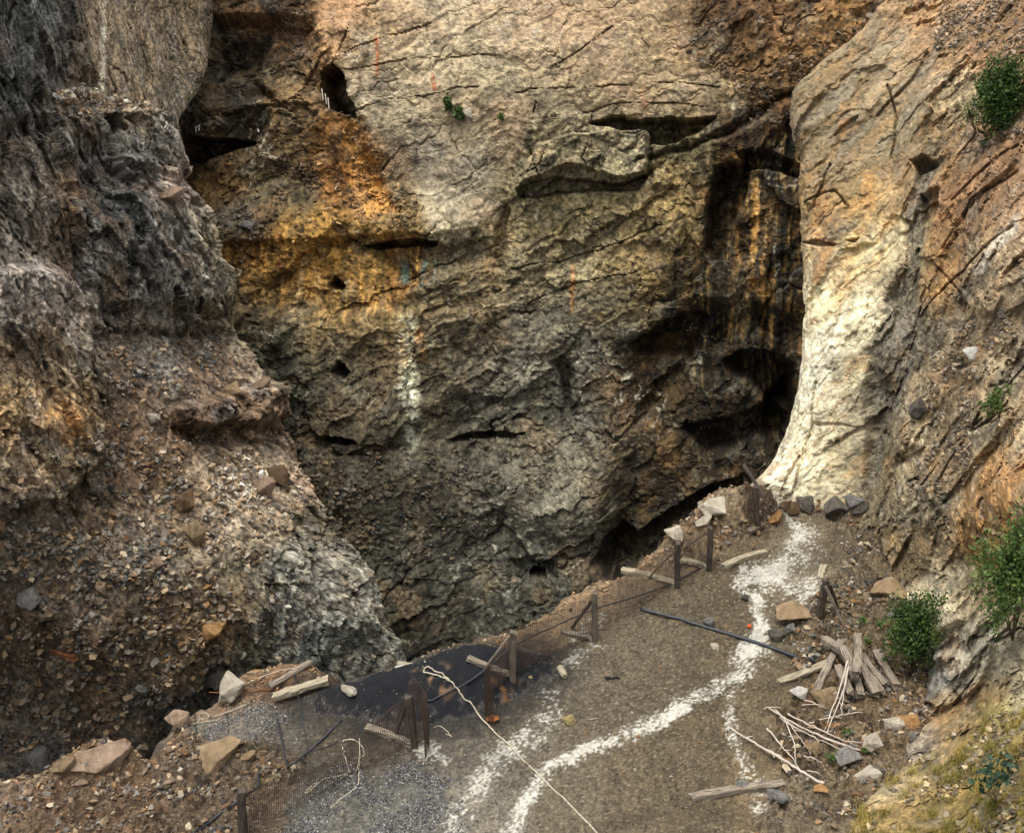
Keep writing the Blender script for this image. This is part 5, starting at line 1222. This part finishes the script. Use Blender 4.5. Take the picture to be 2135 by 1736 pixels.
Bb = [gp(1069, 1417), gp(1239, 1334), gp(1412, 1222), gp(1478, 1183), gp(1583, 1107)]
Bt = [post_top(Bb[0], 1071, 1316), post_top(Bb[1], 1240, 1236), post_top(Bb[2], 1413, 1131), post_top(Bb[3], 1481, 1098), post_top(Bb[4], 1574, 1016)]
fb = thing('wire_mesh_fence', Bb[1].tolist(), 'long wire netting fence on wooden posts from black heap to far rubble', 'fence', 'netting fences along the pit rim')
for i in range(5):
    bar('post', Bb[i] - [0, 0, .15], Bt[i], (.19, .18, .17, .15, .14)[i], .15, (WOOD_POST, WOOD_POST, WOOD_DARK, WOOD_DARK, WOOD_DARK)[i], fb, seed=80 + i)
bar('brace', gp(1013, 1393, .05), post_top(Bb[0], 1062, 1326), .05, .04, WOOD_GREY, fb, seed=90)
bar('sill', gp(977, 1376, .06), gp(1066, 1412, .08), .15, .11, WOOD_GREY, fb, seed=91)
bar('brace', gp(1193, 1311, .05), post_top(Bb[1], 1236, 1250), .09, .07, WOOD_DARK, fb, seed=92)
bar('sill', gp(1170, 1318, .05), gp(1236, 1333, .05), .14, .10, WOOD_GREY, fb, seed=93)
bar('brace', gp(1353, 1207, .05), post_top(Bb[2], 1408, 1148), .06, .05, WOOD_POST, fb, seed=94)
bar('sill', gp(1297, 1193, .08), gp(1408, 1222, .06), .18, .15, WOOD_PALE, fb, seed=95)
bar('brace', gp(1424, 1146, .05), post_top(Bb[3], 1477, 1110), .06, .05, WOOD_POST, fb, seed=96)
bar('sill', gp(1420, 1171, .07), gp(1475, 1184, .06), .15, .13, WOOD_PALE, fb, seed=97)
bar('brace', gp(1576, 1105, .0), post_top(Bb[4], 1573, 1024) + [-.04, .05, 0], .07, .05, WOOD_DARK, fb, seed=98)
bar('sill', gp(1562, 1112, .06), gp(1592, 1098, .08), .14, .12, WOOD_POST, fb, seed=99)
bar('broken_rail', post_top(Bb[4], 1593, 1033) + [0, -.1, 0], post_top(Bb[4], 1555, 986) + [0, .5, 0], .10, .06, WOOD_DARK, fb, seed=100)
e0 = gp(1012, 1500); e0t = post_top(e0, 1009, 1398)
o_ = np.array([0, .12, .03]); dn = np.array([0, .12, -.10])
panel([gp(1030, 1515), gp(1012, 1498), gp(1022, 1450), Bb[0] + o_], [gp(1030, 1515) + [0, 0, .85], e0t, gp(1022, 1450) + [0, 0, .95], Bt[0] + dn], fb, seed=3)
for i in range(3):
    md = (Bb[i] + Bb[i + 1]) / 2; mdt = (Bt[i] + Bt[i + 1]) / 2
    panel([Bb[i] + o_, md + o_, Bb[i + 1] + o_], [Bt[i] + dn, mdt + dn + [0, 0, -.05], Bt[i + 1] + dn], fb, seed=4 + i)
# netting fallen in a heap at the last post
c0 = gp(1556, 1072, .05); c1 = gp(1600, 1082, .05); c2 = gp(1648, 1066, .05)
panel([c0, c1, c2], [post_top(Bb[4], 1560, 992) + [0, .4, 0], post_top(Bb[4], 1600, 1018) + [0, .3, 0], post_top(Bb[4], 1645, 1036) + [.1, .5, 0]], fb, seed=8, wob=.05)
panel([gp(1552, 1092, .03), gp(1574, 1100, .04)], [post_top(Bb[4], 1556, 1010) + [0, .5, 0], Bt[4] + [0, .1, -.1]], fb, seed=9, wob=.05)

# dark post with two props by the right hand rubble
pb = gp(1709, 1280); pt = post_top(pb, 1723, 1210)
fp = thing('braced_post', pb.tolist(), 'dark leaning post with a pale prop standing alone among stones on the right', 'post')
bar('post', pb - [0, 0, .15], pt, .20, .17, WOOD_DARK, fp, seed=110)
bar('prop', gp(1757, 1303, .03), post_top(pb, 1719, 1217) + [0, -.12, 0], .075, .06, WOOD_GREY, fp, seed=111)
bar('prop', gp(1747, 1271, .02), post_top(pb, 1729, 1222) + [.02, .1, 0], .09, .07, WOOD_DARK, fp, seed=112)

# ------------------------------------------------------------------ pipe, cables, ropes, rods
def cable(name, pts, r, mat, label, cat, group=None, seg=7, smooth=True, wob=0.0, seed=0):
    """polyline through chart points (x, y, lift), rounded off"""
    Q_ = np.array([gp(p[0], p[1], (p[2] if len(p) > 2 else 0) + r * 0.9) for p in pts])
    if len(Q_) > 2:
        A_ = Q_[:, None, :]
        n = len(Q_)
        Q_ = cr(A_, np.linspace(0, n - 1, (n - 1) * 5 + 1))[:, 0]
    for q_ in Q_:
        q_[2] = max(q_[2], top_z(q_[0], q_[1]) + r * 0.8)
    if wob:
        rg = np.random.default_rng(seed); Q_ = Q_ + rg.normal(0, wob, Q_.shape) * [1, 1, .3]
    m = MB(); m.tube(Q_, r, seg)
    return tag(m.build(name, mat, origin=Q_[0], smooth=smooth), label, cat, group)
cable('pipe', [(1335, 1272), (1400, 1288), (1500, 1318), (1560, 1336), (1630, 1360), (1700, 1388)], .045, RUBBER, 'long black pipe lying straight across the gravel and the white powder', 'pipe', seg=10)
cable('hose', [(892, 1468, .0), (960, 1434, .02), (1012, 1404, .12), (1071, 1374, .40), (1150, 1336, .42), (1239, 1296, .40), (1310, 1262, .2), (1384, 1226, .04), (1440, 1196, .0), (1500, 1168, .0)], .020, RUBBER, 'black hose running through the long fence from the heap to the far posts', 'hose')
cable('hose', [(712, 1502), (676, 1538), (637, 1573), (600, 1600), (566, 1622), (540, 1640), (512, 1659), (450, 1705), (400, 1745)], .026, RUBBER, 'thick black hose trailing down from the black heap to the bottom edge', 'hose')
cable('cable', [(498, 1576), (480, 1592), (463, 1608), (440, 1626), (418, 1642), (390, 1658), (362, 1675), (300, 1730)], .014, RUBBER, 'thin black cable trailing from the tilted boulder to the bottom left', 'cable')
cable('cable', [(705, 1546), (670, 1560), (645, 1572), (620, 1584)], .012, RUBBER, 'short thin black cable beside the thick black hose', 'cable')
cable('rope', [(936, 1421, .02), (925, 1414), (910, 1409), (892, 1408), (884, 1404), (885, 1398), (893, 1393), (902, 1398), (920, 1405), (934, 1417), (952, 1438), (970, 1460), (989, 1480), (1016, 1512), (1040, 1535), (1063, 1554), (1090, 1584), (1121, 1613), (1160, 1652), (1188, 1678), (1250, 1745)], .017, ROPE, 'long pale rope running from a loop on the black heap to the bottom edge', 'rope')
cable('rope', [(714, 1548), (720, 1543), (731, 1542), (745, 1547), (755, 1556), (759, 1570), (757, 1578)], .014, ROPE, 'curved bit of white cord with a loop by the netting at the bottom', 'rope', wob=.006)
cable('rope', [(714, 1556), (718, 1575), (724, 1592), (728, 1608), (722, 1615), (732, 1618), (740, 1612), (748, 1590), (750, 1560), (749, 1540), (750, 1575), (748, 1610), (746, 1636), (735, 1648), (712, 1664), (690, 1685)], .012, ROPE, 'tangled white cord hanging down over the grey crushed stone', 'rope', wob=.006, seed=3)
cable('rope', [(660, 1632), (648, 1640), (640, 1646), (652, 1640), (664, 1632), (658, 1640), (646, 1650), (636, 1654), (650, 1644), (662, 1636), (670, 1628), (700, 1620), (724, 1614)], .012, ROPE, 'small bundled coil of white cord on the grey crushed stone', 'rope', wob=.008, seed=4)
cable('rope', [(352, 1540), (362, 1528), (380, 1518), (400, 1510), (425, 1505), (450, 1502)], .010, ROPE, 'thin white cord lying round the pinkish rim boulder', 'rope', wob=.004, seed=5)
cable('rope', [(416, 1498), (415, 1491), (420, 1487), (429, 1486), (435, 1490), (434, 1496), (426, 1500), (418, 1499), (412, 1506)], .010, ROPE, 'loop of thin white cord beside the pinkish rim boulder', 'rope', wob=.003, seed=6)
cable('rope', [(478, 1446), (500, 1432), (530, 1418), (560, 1406), (600, 1396), (632, 1391)], .012, ROPE, 'white cord draped over the orange earth beside the round log', 'rope', wob=.006, seed=7)
cable('rod', [(437, 1450, .1), (490, 1447, .04), (556, 1442, .04), (590, 1446, .1), (622, 1454, .12)], .014, RUSTM, 'thin rusty iron rod sticking out over the pit rim at the left', 'rod')
cable('wire', [(1557, 1160, .02), (1565, 1150, .1), (1574, 1142, .1), (1582, 1132, .05)], .010, RUSTM, 'short rusty wire beside the pale squared beam', 'wire')
cable('wire', [(1640, 1408), (1642, 1398), (1650, 1393), (1664, 1390), (1684, 1389), (1700, 1392)], .010, RUSTM, 'rusty bent wire next to the end of the black pipe', 'wire')
cable('wire', [(905, 1516), (915, 1513), (924, 1517), (932, 1525), (942, 1536), (930, 1530)], .008, ROPE, 'short curly pale wire right of the dark leaning post', 'wire', wob=.006)

# dead branches
def C7(cx, cy): return 1494.5 + .2152 * cx, 1334.4 + .2152 * cy
for i, (pts, r0, lab) in enumerate([
    ([(115, 875), (230, 950), (330, 1010), (460, 1100), (620, 1190), (770, 1280), (900, 1360), (1030, 1415)], .034, 'longest bleached branch running down to the thin orange stone'),
    ([(410, 1060), (560, 1130), (650, 1190), (740, 1240), (850, 1310)], .020, 'thin branch lying close along the longest bleached branch'),
    ([(485, 880), (560, 980), (650, 1090), (740, 1190), (805, 1285)], .022, 'forked branch leaning onto the middle of the longest branch'),
    ([(500, 685), (580, 740), (650, 800), (700, 920), (745, 1040), (755, 1150), (752, 1240)], .022, 'crooked branch dropping straight down between the two long bundles'),
    ([(640, 765), (740, 900), (830, 1020), (905, 1130)], .018, 'thin branch right of the crooked dropping branch'),
    ([(560, 700), (640, 780), (780, 860), (920, 930), (1080, 1000), (1220, 1050), (1385, 1095)], .030, 'thick bleached branch of the upper bundle ending near the cream stone'),
    ([(620, 790), (760, 880), (900, 960), (1060, 1030), (1200, 1085)], .020, 'thin branch lying under the thick one of the upper bundle'),
    ([(680, 735), (800, 810), (940, 880), (1090, 950), (1260, 1010), (1430, 1020)], .022, 'uppermost long branch of the upper bundle'),
    ([(455, 680), (530, 684), (620, 680)], .014, 'short straight stick at the upper left of the branches'),
    ([(1240, 380), (1200, 510), (1150, 640), (1090, 780), (1035, 900)], .026, 'upright branch leaning on the front of the timber pile'),
    ([(1250, 430), (1225, 560), (1170, 700), (1110, 820), (1060, 920)], .022, 'second upright branch close right of the leaning one at the pile'),
    ([(1230, 470), (1215, 600), (1195, 720), (1210, 790)], .016, 'thin straight twig hanging from the front of the pile'),
    ([(850, 605), (960, 650), (1070, 700)], .016, 'short pale stick left of the boulder under the pile'),
    ([(820, 650), (930, 655), (1010, 668)], .012, 'small thin stick left of the boulder under the pile'),
    ([(890, 830), (1050, 790), (1200, 765), (1330, 735), (1440, 725)], .018, 'single thin branch pointing right below the timber pile'),
    ([(835, 1140), (930, 1180), (1015, 1205)], .014, 'short stick right of the crooked dropping branch'),
    ([(870, 1290), (950, 1310), (1015, 1340)], .014, 'short stick near the lower end of the longest branch')]):
    P_ = np.array([gp(*C7(*p)) for p in pts]); n = len(P_)
    lift = 0.05 + 0.05 * np.sin(np.linspace(0.3, 2.9, n)); 
    if 9 <= i <= 11: lift = np.linspace(0.55, 0.03, n)
    P_[:, 2] += lift + r0
    if n > 2: P_ = cr(P_[:, None, :], np.linspace(0, n - 1, (n - 1) * 4 + 1))[:, 0]
    rg = np.random.default_rng(700 + i); P_ += rg.normal(0, .008, P_.shape)
    m = MB(); m.tube(P_, r0 * np.linspace(0.55, 1.0, len(P_)) if i in (0, 5) else r0 * np.linspace(1, .5, len(P_)), 6)
    for q in range(2 if len(P_) > 12 else 0):
        k = int(rg.integers(3, len(P_) - 3)); d = P_[k + 1] - P_[k - 1]; d /= np.linalg.norm(d)
        sd_ = np.cross(d, [0, 0, 1]); m.tube([P_[k], P_[k] + (d * .5 + sd_ * rg.choice([-1, 1]) * .5 + [0, 0, .15]) * .25], [r0 * .5, r0 * .25], 5)
    tag(m.build('branch', BRANCH, origin=P_[0], smooth=True), lab, 'branch', 'dead branches below the timber pile')
# the dry leafy snag left of the timbers
sb = gp(*C7(960, 690)); m = MB()
for q in range(7):
    a_ = 2.2 + q * .35; m.tube([sb, sb + [math.cos(a_) * .25, math.sin(a_) * .2, .10], sb + [math.cos(a_) * .5, math.sin(a_) * .45, .05]], [.014, .009, .004], 5)
tag(m.build('twig', BRANCH, origin=sb), 'dry spread of twigs beside the boulder under the pile', 'twig')

# ------------------------------------------------------------------ scraps
def lump(name, x, y, w, h, mat, label, cat, dz=0, seed=0, n=14, s=None):
    p = gp(x, y) if s is None else on(s, x, y)[0]
    m_ = float(mpp(p)); V, F = hull(n, seed, 0.7, .3)
    V = V * [w * m_ / 2, w * m_ / 2 * .8, h * m_ / 2]; me = bpy.data.meshes.new(name); me.from_pydata(V.tolist(), [], F.tolist()); me.materials.append(mat); me.update()
    return tag(link(name, me, loc=(p[0], p[1], p[2] + h * m_ * .35 + dz)), label, cat)
ORG = mat_plain('orange_paint', lin((186, 74, 22)), scale=6, var=.15, rough=.45)
me_ = bmesh.new(); bmesh.ops.create_icosphere(me_, subdivisions=3, radius=.055); mm = bpy.data.meshes.new('ball'); me_.to_mesh(mm); me_.free()
mm.polygons.foreach_set('use_smooth', [True] * len(mm.polygons)); mm.materials.append(ORG); bp_ = gp(1562, 1308)
tag(link('ball', mm, loc=(bp_[0], bp_[1], bp_[2] + .05)), 'small bright orange ball lying on the white powder', 'ball')
RAG = mat_plain('black_cloth', lin((26, 26, 28)), scale=9, var=.4, rough=.95)
rg0 = gp(1268, 1416); rag = thing('rag', rg0.tolist(), 'crumpled black rag lying alone on the open gravel', 'rag')
m = MB(); V, F = hull(18, 77, .5, .5); m.add(V * [.13, .10, .10] + rg0 + [0, 0, .05], F); m.build('crumpled_cloth', RAG, rag)
m = MB(); m.tube([rg0 + [.1, 0, .04], rg0 + [.2, .03, .05], rg0 + [.30, .02, .02]], [.035, .03, .01], 6); m.build('trailing_end', RAG, rag)
ORS = mat_plain('rusty_orange_sheet', lin((104, 60, 30)), scale=7, c2=lin((150, 92, 46)), rough=.7)
def sheet(name, x, y, w, d, mat, label, cat, rot=0, s=None, bend=.03, normal=False, thick=.006):
    p, n_ = (gp(x, y), np.array([0, 0, 1.0])) if s is None else on(s, x, y)
    nx, ny = 8, 5; V = []; F = []
    for side in (0, 1):
        for j in range(ny):
            for i in range(nx):
                u, v = i / (nx - 1) - .5, j / (ny - 1) - .5
                V.append((u * w, v * d, bend * (math.sin(u * 7 + v * 3) + .6 * math.sin(v * 9)) + .02 + side * thick))
    o2 = nx * ny
    for j in range(ny - 1):
        for i in range(nx - 1):
            a = j * nx + i
            F.append((a + o2, a + 1 + o2, a + nx + 1 + o2, a + nx + o2)); F.append((a, a + nx, a + nx + 1, a + 1))
    edge = [i for i in range(nx)] + [j * nx + nx - 1 for j in range(1, ny)] + [(ny - 1) * nx + i for i in range(nx - 2, -1, -1)] + [j * nx for j in range(ny - 2, 0, -1)]
    for a, b in zip(edge, edge[1:] + edge[:1]): F.append((a, b, b + o2, a + o2))
    me = bpy.data.meshes.new(name); me.from_pydata(V, [], F); me.materials.append(mat); me.update()
    o = link(name, me, loc=tuple(p + n_ * .05))
    if normal:
        o.rotation_mode = 'QUATERNION'; o.rotation_quaternion = Vector(n_).to_track_quat('Z', 'Y') @ Euler((0, 0, rot)).to_quaternion()
    else: o.rotation_euler = (0, 0, rot)
    return tag(o, label, cat)
sheet('scrap_sheet', 1027, 1502, .30, .22, ORS, 'rust orange scrap sheet at the free end of the netting', 'scrap', .2)
sheet('iron_strip', 122, 1358, 1.15, .22, RUSTM, 'bent rusty iron strip lying on the dark rubble at far left', 'strip', -.5, s=left, normal=True, bend=.05, thick=.03)
WHITE = mat_plain('white_scrap', lin((206, 204, 198)), scale=5, var=.12, rough=.8)
for pts, lab in (([(408, 272), (411, 264), (413, 262), (415, 268)], 'tiny twisted white scrap on the rock above the dark left overhang'), ([(539, 268), (541, 277)], 'tiny white scrap on the brown wall right of the dark left overhang')):
    P_ = np.array([on(far, a, b)[0] + on(far, a, b)[1] * .12 for a, b in pts]); m = MB(); m.tube(P_, .055, 6)
    tag(m.build('scrap', WHITE, origin=P_[0]), lab, 'scrap')
for a, b, lab in (((671, 186), (674, 209), 'thin pale pole leftmost in the mouth of the old drift'), ((678, 196), (681, 217), 'thin pale pole in the middle of the old drift mouth'), ((684, 204), (686, 227), 'thin pale pole rightmost in the mouth of the old drift'),
                  ((698, 396), (706, 382), 'pale stick lying on the orange scree chute'), ((672, 438), (690, 434), 'pale stick at the foot of the orange scree chute')):
    Y_ = min(on(far, a[0] - 8, a[1])[0][1], on(far, b[0], b[1])[0][1]) - .2 if b[1] < 300 else None
    pa, pb2 = (at(*a, Y_), at(*b, Y_ - .4)) if Y_ else (on(far, *a)[0] + [0, -.1, .1], on(far, *b)[0] + [0, -.1, .1])
    m = MB(); m.tube([pa, pb2], .035, 6); tag(m.build('pole', BRANCH, origin=pa), lab, 'pole')
bpy_r = gp(1570, 1575); m = MB(); m.tube([bpy_r + [.06 * math.cos(t_), .06 * math.sin(t_), .015] for t_ in np.linspace(0, 6.28, 17)], .010, 6, cap=False)
tag(m.build('ring', RUBBER, origin=bpy_r), 'small black ring lying among stones left of the branches', 'ring')

# ------------------------------------------------------------------ plants
LEAF = mat_leaf('shrub_leaf', lin((30, 50, 22)), lin((88, 112, 50)))
LEAF_L = mat_leaf('light_leaf', lin((52, 78, 34)), lin((104, 124, 62)))
LEAF_B = mat_leaf('blue_leaf', lin((30, 54, 42)), lin((58, 84, 62)))
GRASS = mat_leaf('grass_blade', lin((84, 88, 36)), lin((174, 150, 80)))
BARK = mat_plain('bark', lin((74, 62, 48)), scale=12, var=.35, bump=.4)

def leaves(name, pts, size, mat, parent, seed=0, droop=0.4, fac=None):
    """pointed leaves, each a folded pair of faces"""
    r = np.random.default_rng(seed); n = len(pts)
    d = r.normal(size=(n, 3)); d[:, 2] -= droop; d /= np.linalg.norm(d, axis=1, keepdims=True)
    sd_ = np.cross(d, r.normal(size=(n, 3)) + [0, 0, 1.2]); sd_ /= np.linalg.norm(sd_, axis=1, keepdims=True) + 1e-9
    up = np.cross(sd_, d)
    L = size * (0.6 + 0.8 * r.random(n))[:, None]; W = L * 0.34
    base = pts; tip = pts + d * L; a = pts + d * L * .45 + sd_ * W + up * L * .1; b = pts + d * L * .45 - sd_ * W + up * L * .1
    V = np.stack([base, a, tip, b], 1).reshape(-1, 3) - np.array(parent.location if parent else (0, 0, 0))
    i = np.arange(n) * 4
    F = np.concatenate([np.stack([i, i + 1, i + 2], -1), np.stack([i, i + 2, i + 3], -1)])
    f = r.random(n) if fac is None else np.clip(fac + r.normal(0, .32, n), 0, 1)
    c = np.repeat(f, 4)[:, None] * np.ones((1, 3))
    return link(name, mesh_np(name, V, F, mat, c), parent)

def shrub(name, s, bx, by, cx, cy, w, h, n, leaf, mat, label, cat='shrub', seed=0, stems=5, group=None, gaps=0.15, lift=0.0, trunk_r=.025, depth=0.8):
    """crown of leafy sprays on real stems rooted where the chart shows its foot"""
    r = np.random.default_rng(seed)
    root = (gp(bx, by) if s is ledge else on(s, bx, by)[0]) + [0, 0, lift]
    m_ = float(mpp(root))
    top = at(cx, cy, root[1] - 0.28 * w * m_)
    W, H = w * m_ / 2, h * m_ / 2 / 0.93
    t = thing(name, root.tolist(), label, cat, group)
    mb = MB(); sprays = []
    for k in range(stems):
        a = 2 * math.pi * k / stems + r.uniform(-.4, .4)
        rr = r.uniform(.15, .75)
        end = top + np.array([math.cos(a) * W * rr, math.sin(a) * W * depth * rr, H * r.uniform(-.1, .8)])
        midp = root * .5 + end * .5 + r.normal(0, .1 * W, 3)
        pth = cr(np.array([root, midp, end])[:, None, :], np.linspace(0, 2, 9))[:, 0]
        mb.tube(pth, np.linspace(trunk_r, trunk_r * .3, 9), 6)
    mb.build('stem', BARK, t)
    cl = []
    nc = max(14, n // 60)
    q = r.normal(size=(nc, 3)); q /= np.linalg.norm(q, axis=1, keepdims=True)
    rad = r.random(nc) ** 0.45
    q *= (1 + 0.32 * (r.random(nc) < .22) * r.random(nc))[:, None]
    q *= rad[:, None] * (0.82 + 0.75 * perlin(q * 1.9 + seed, seed))[:, None]
    cen = top + q * [W, W * depth, H]
    per = n // nc
    off = r.normal(size=(nc, per, 3)) * (np.array([W, W * depth, H]) * 0.17)
    pts = (cen[:, None] + off).reshape(-1, 3)
    keepm = fbm((pts - top) / (W * .55) + seed, 2, seed) > -0.35 + gaps * 1.2 - .15
    pts = pts[keepm]
    fac = 0.45 + 0.5 * fbm((pts - top) / (W * .4) + 5, 2, seed + 3)
    leaves('foliage', pts, leaf, mat, t, seed, fac=fac)
    mb = MB()
    for c in cen[:: max(1, nc // 14)]:
        mb.tube([root * .35 + top * .65, (root * .2 + top * .8) * .5 + c * .5, c], [trunk_r * .5, trunk_r * .35, .004], 5)
    for k in range(5 if leaf < .1 and n > 900 else 0):
        a = r.uniform(0, 6.28); e_ = top + np.array([math.cos(a) * W * 1.12, math.sin(a) * W * .9, H * r.uniform(-.3, 1.05)])
        mb.tube([top * .6 + root * .4, top * .45 + e_ * .55, e_], [trunk_r * .4, trunk_r * .28, .004], 5)
    mb.build('twigs', BARK, t)
    return t
shrub('bush', right, 2082, 262, 2090, 190, 104, 158, 9000, .085, LEAF, 'dense dark green bushy tree on the slope at the upper right', 'tree', 1, 4, gaps=.02, trunk_r=.04)
shrub('bush', right, 2035, 275, 2022, 232, 48, 84, 500, .05, LEAF_L, 'thin half bare shrub left of the dense green tree', 'shrub', 2, 6, gaps=.3, trunk_r=.014)
shrub('bush', right, 2080, 868, 2080, 838, 54, 72, 1100, .06, LEAF_L, 'small light green sapling on the right slope above the big shrub', 'shrub', 3, 4, gaps=.3, trunk_r=.014)
shrub('bush', right, 2110, 1335, 2100, 1190, 124, 280, 6000, .075, LEAF_L, 'large leafy shrub cut by the right edge', 'shrub', 4, 7, gaps=.2, trunk_r=.02)
shrub('bush', ledge, 1898, 1392, 1910, 1304, 116, 150, 8000, .075, LEAF, 'round dark green bush at the foot of the right slope', 'shrub', 5, 6, gaps=.02, trunk_r=.02)
shrub('bush', right, 2075, 1672, 2065, 1610, 120, 120, 150, .12, LEAF_B, 'sparse bluish leaved sapling in the bottom right corner', 'shrub', 6, 6, gaps=.1, trunk_r=.008)
shrub('bush', far, 938, 232, 937, 215, 17, 34, 700, .16, LEAF, 'small upright green shrub on the far wall', 'shrub', 7, 3, gaps=0, trunk_r=.03, lift=.1)
shrub('bush', far, 956, 243, 956, 233, 22, 26, 700, .16, LEAF, 'small round green shrub just right of the upright one on the far wall', 'shrub', 8, 3, gaps=0, trunk_r=.03, lift=.1)
shrub('bush', far, 1045, 248, 1045, 242, 14, 16, 160, .13, LEAF_L, 'tiny pale green plant right of the two far wall shrubs', 'plant', 9, 3, gaps=.1, trunk_r=.02)
for i, (x, y, w, h, lab) in enumerate(((1733, 1575, 26, 26, 'green weed growing by the flat grey slab among the branches'), (1800, 1290, 18, 16, 'small green weed left of the round bush'), (1835, 1300, 20, 18, 'green weed at the left foot of the round bush'),
                                       (1845, 1376, 10, 26, 'thin green weed right of the timber pile'), (1765, 1525, 22, 20, 'straggly weed below the timber pile'), (1805, 1563, 12, 14, 'tiny weed beside the cream coloured stone'), (1810, 1336, 14, 12, 'small weed above the timber pile'))):
    shrub('weed', ledge, x, y + h * .4, x, y, w, h, 110, .06, LEAF_L, lab, 'weed', 20 + i, 4, gaps=.1, trunk_r=.006)

# grass on the near slope at lower right
r = np.random.default_rng(5)
gw = right.soil * (fbm(right.P / 0.7, 3, 263) > 0.04) * (right.px0 < 2300) * (right.py0 < 1850)
gw = gw * (0.05 + sstep(-0.1, 0.5, fbm(right.P / 0.35, 3, 264))) * sstep(0.3, 0.95, right.soil + 0.3 * fbm(right.P / 0.3, 2, 265))
NT = 1150; tuft = r.choice(len(gw), NT, p=gw / gw.sum())
nb = 14
base = np.repeat(right.P[tuft], nb, 0) + r.normal(0, .05, (NT * nb, 3)) * [1, 1, .2]
ln = r.uniform(.05, .16, len(base)) * np.repeat(r.uniform(.6, 2.1, NT), nb); an = r.uniform(0, 6.283, len(base)); lean = r.uniform(.1, .9, len(base))
dirv = np.stack([np.cos(an) * lean, np.sin(an) * lean, np.ones(len(base))], -1); dirv /= np.linalg.norm(dirv, axis=1, keepdims=True)
sv = np.stack([-np.sin(an), np.cos(an), np.zeros(len(base))], -1) * .006
midb = base + dirv * ln[:, None] * .55; tipb = base + dirv * ln[:, None] + np.stack([np.cos(an), np.sin(an), -np.ones(len(base))], -1) * (ln * lean * .25)[:, None]
V = np.stack([base - sv, base + sv, midb + sv * .8, midb - sv * .8, tipb], 1).reshape(-1, 3)
i = np.arange(len(base)) * 5
F = np.concatenate([np.stack([i, i + 1, i + 2], -1), np.stack([i, i + 2, i + 3], -1), np.stack([i + 3, i + 2, i + 4], -1)])
fc = np.repeat(np.clip(np.repeat(.5 + .6 * fbm(right.P[tuft] / .5, 2, 77), nb) + r.normal(0, .25, len(base)), 0, 1), 5)[:, None] * np.ones((1, 3))
tag(link('grass', mesh_np('grass', V, F, GRASS, fc)), 'yellow green grass on the near slope at the lower right', kind='stuff')
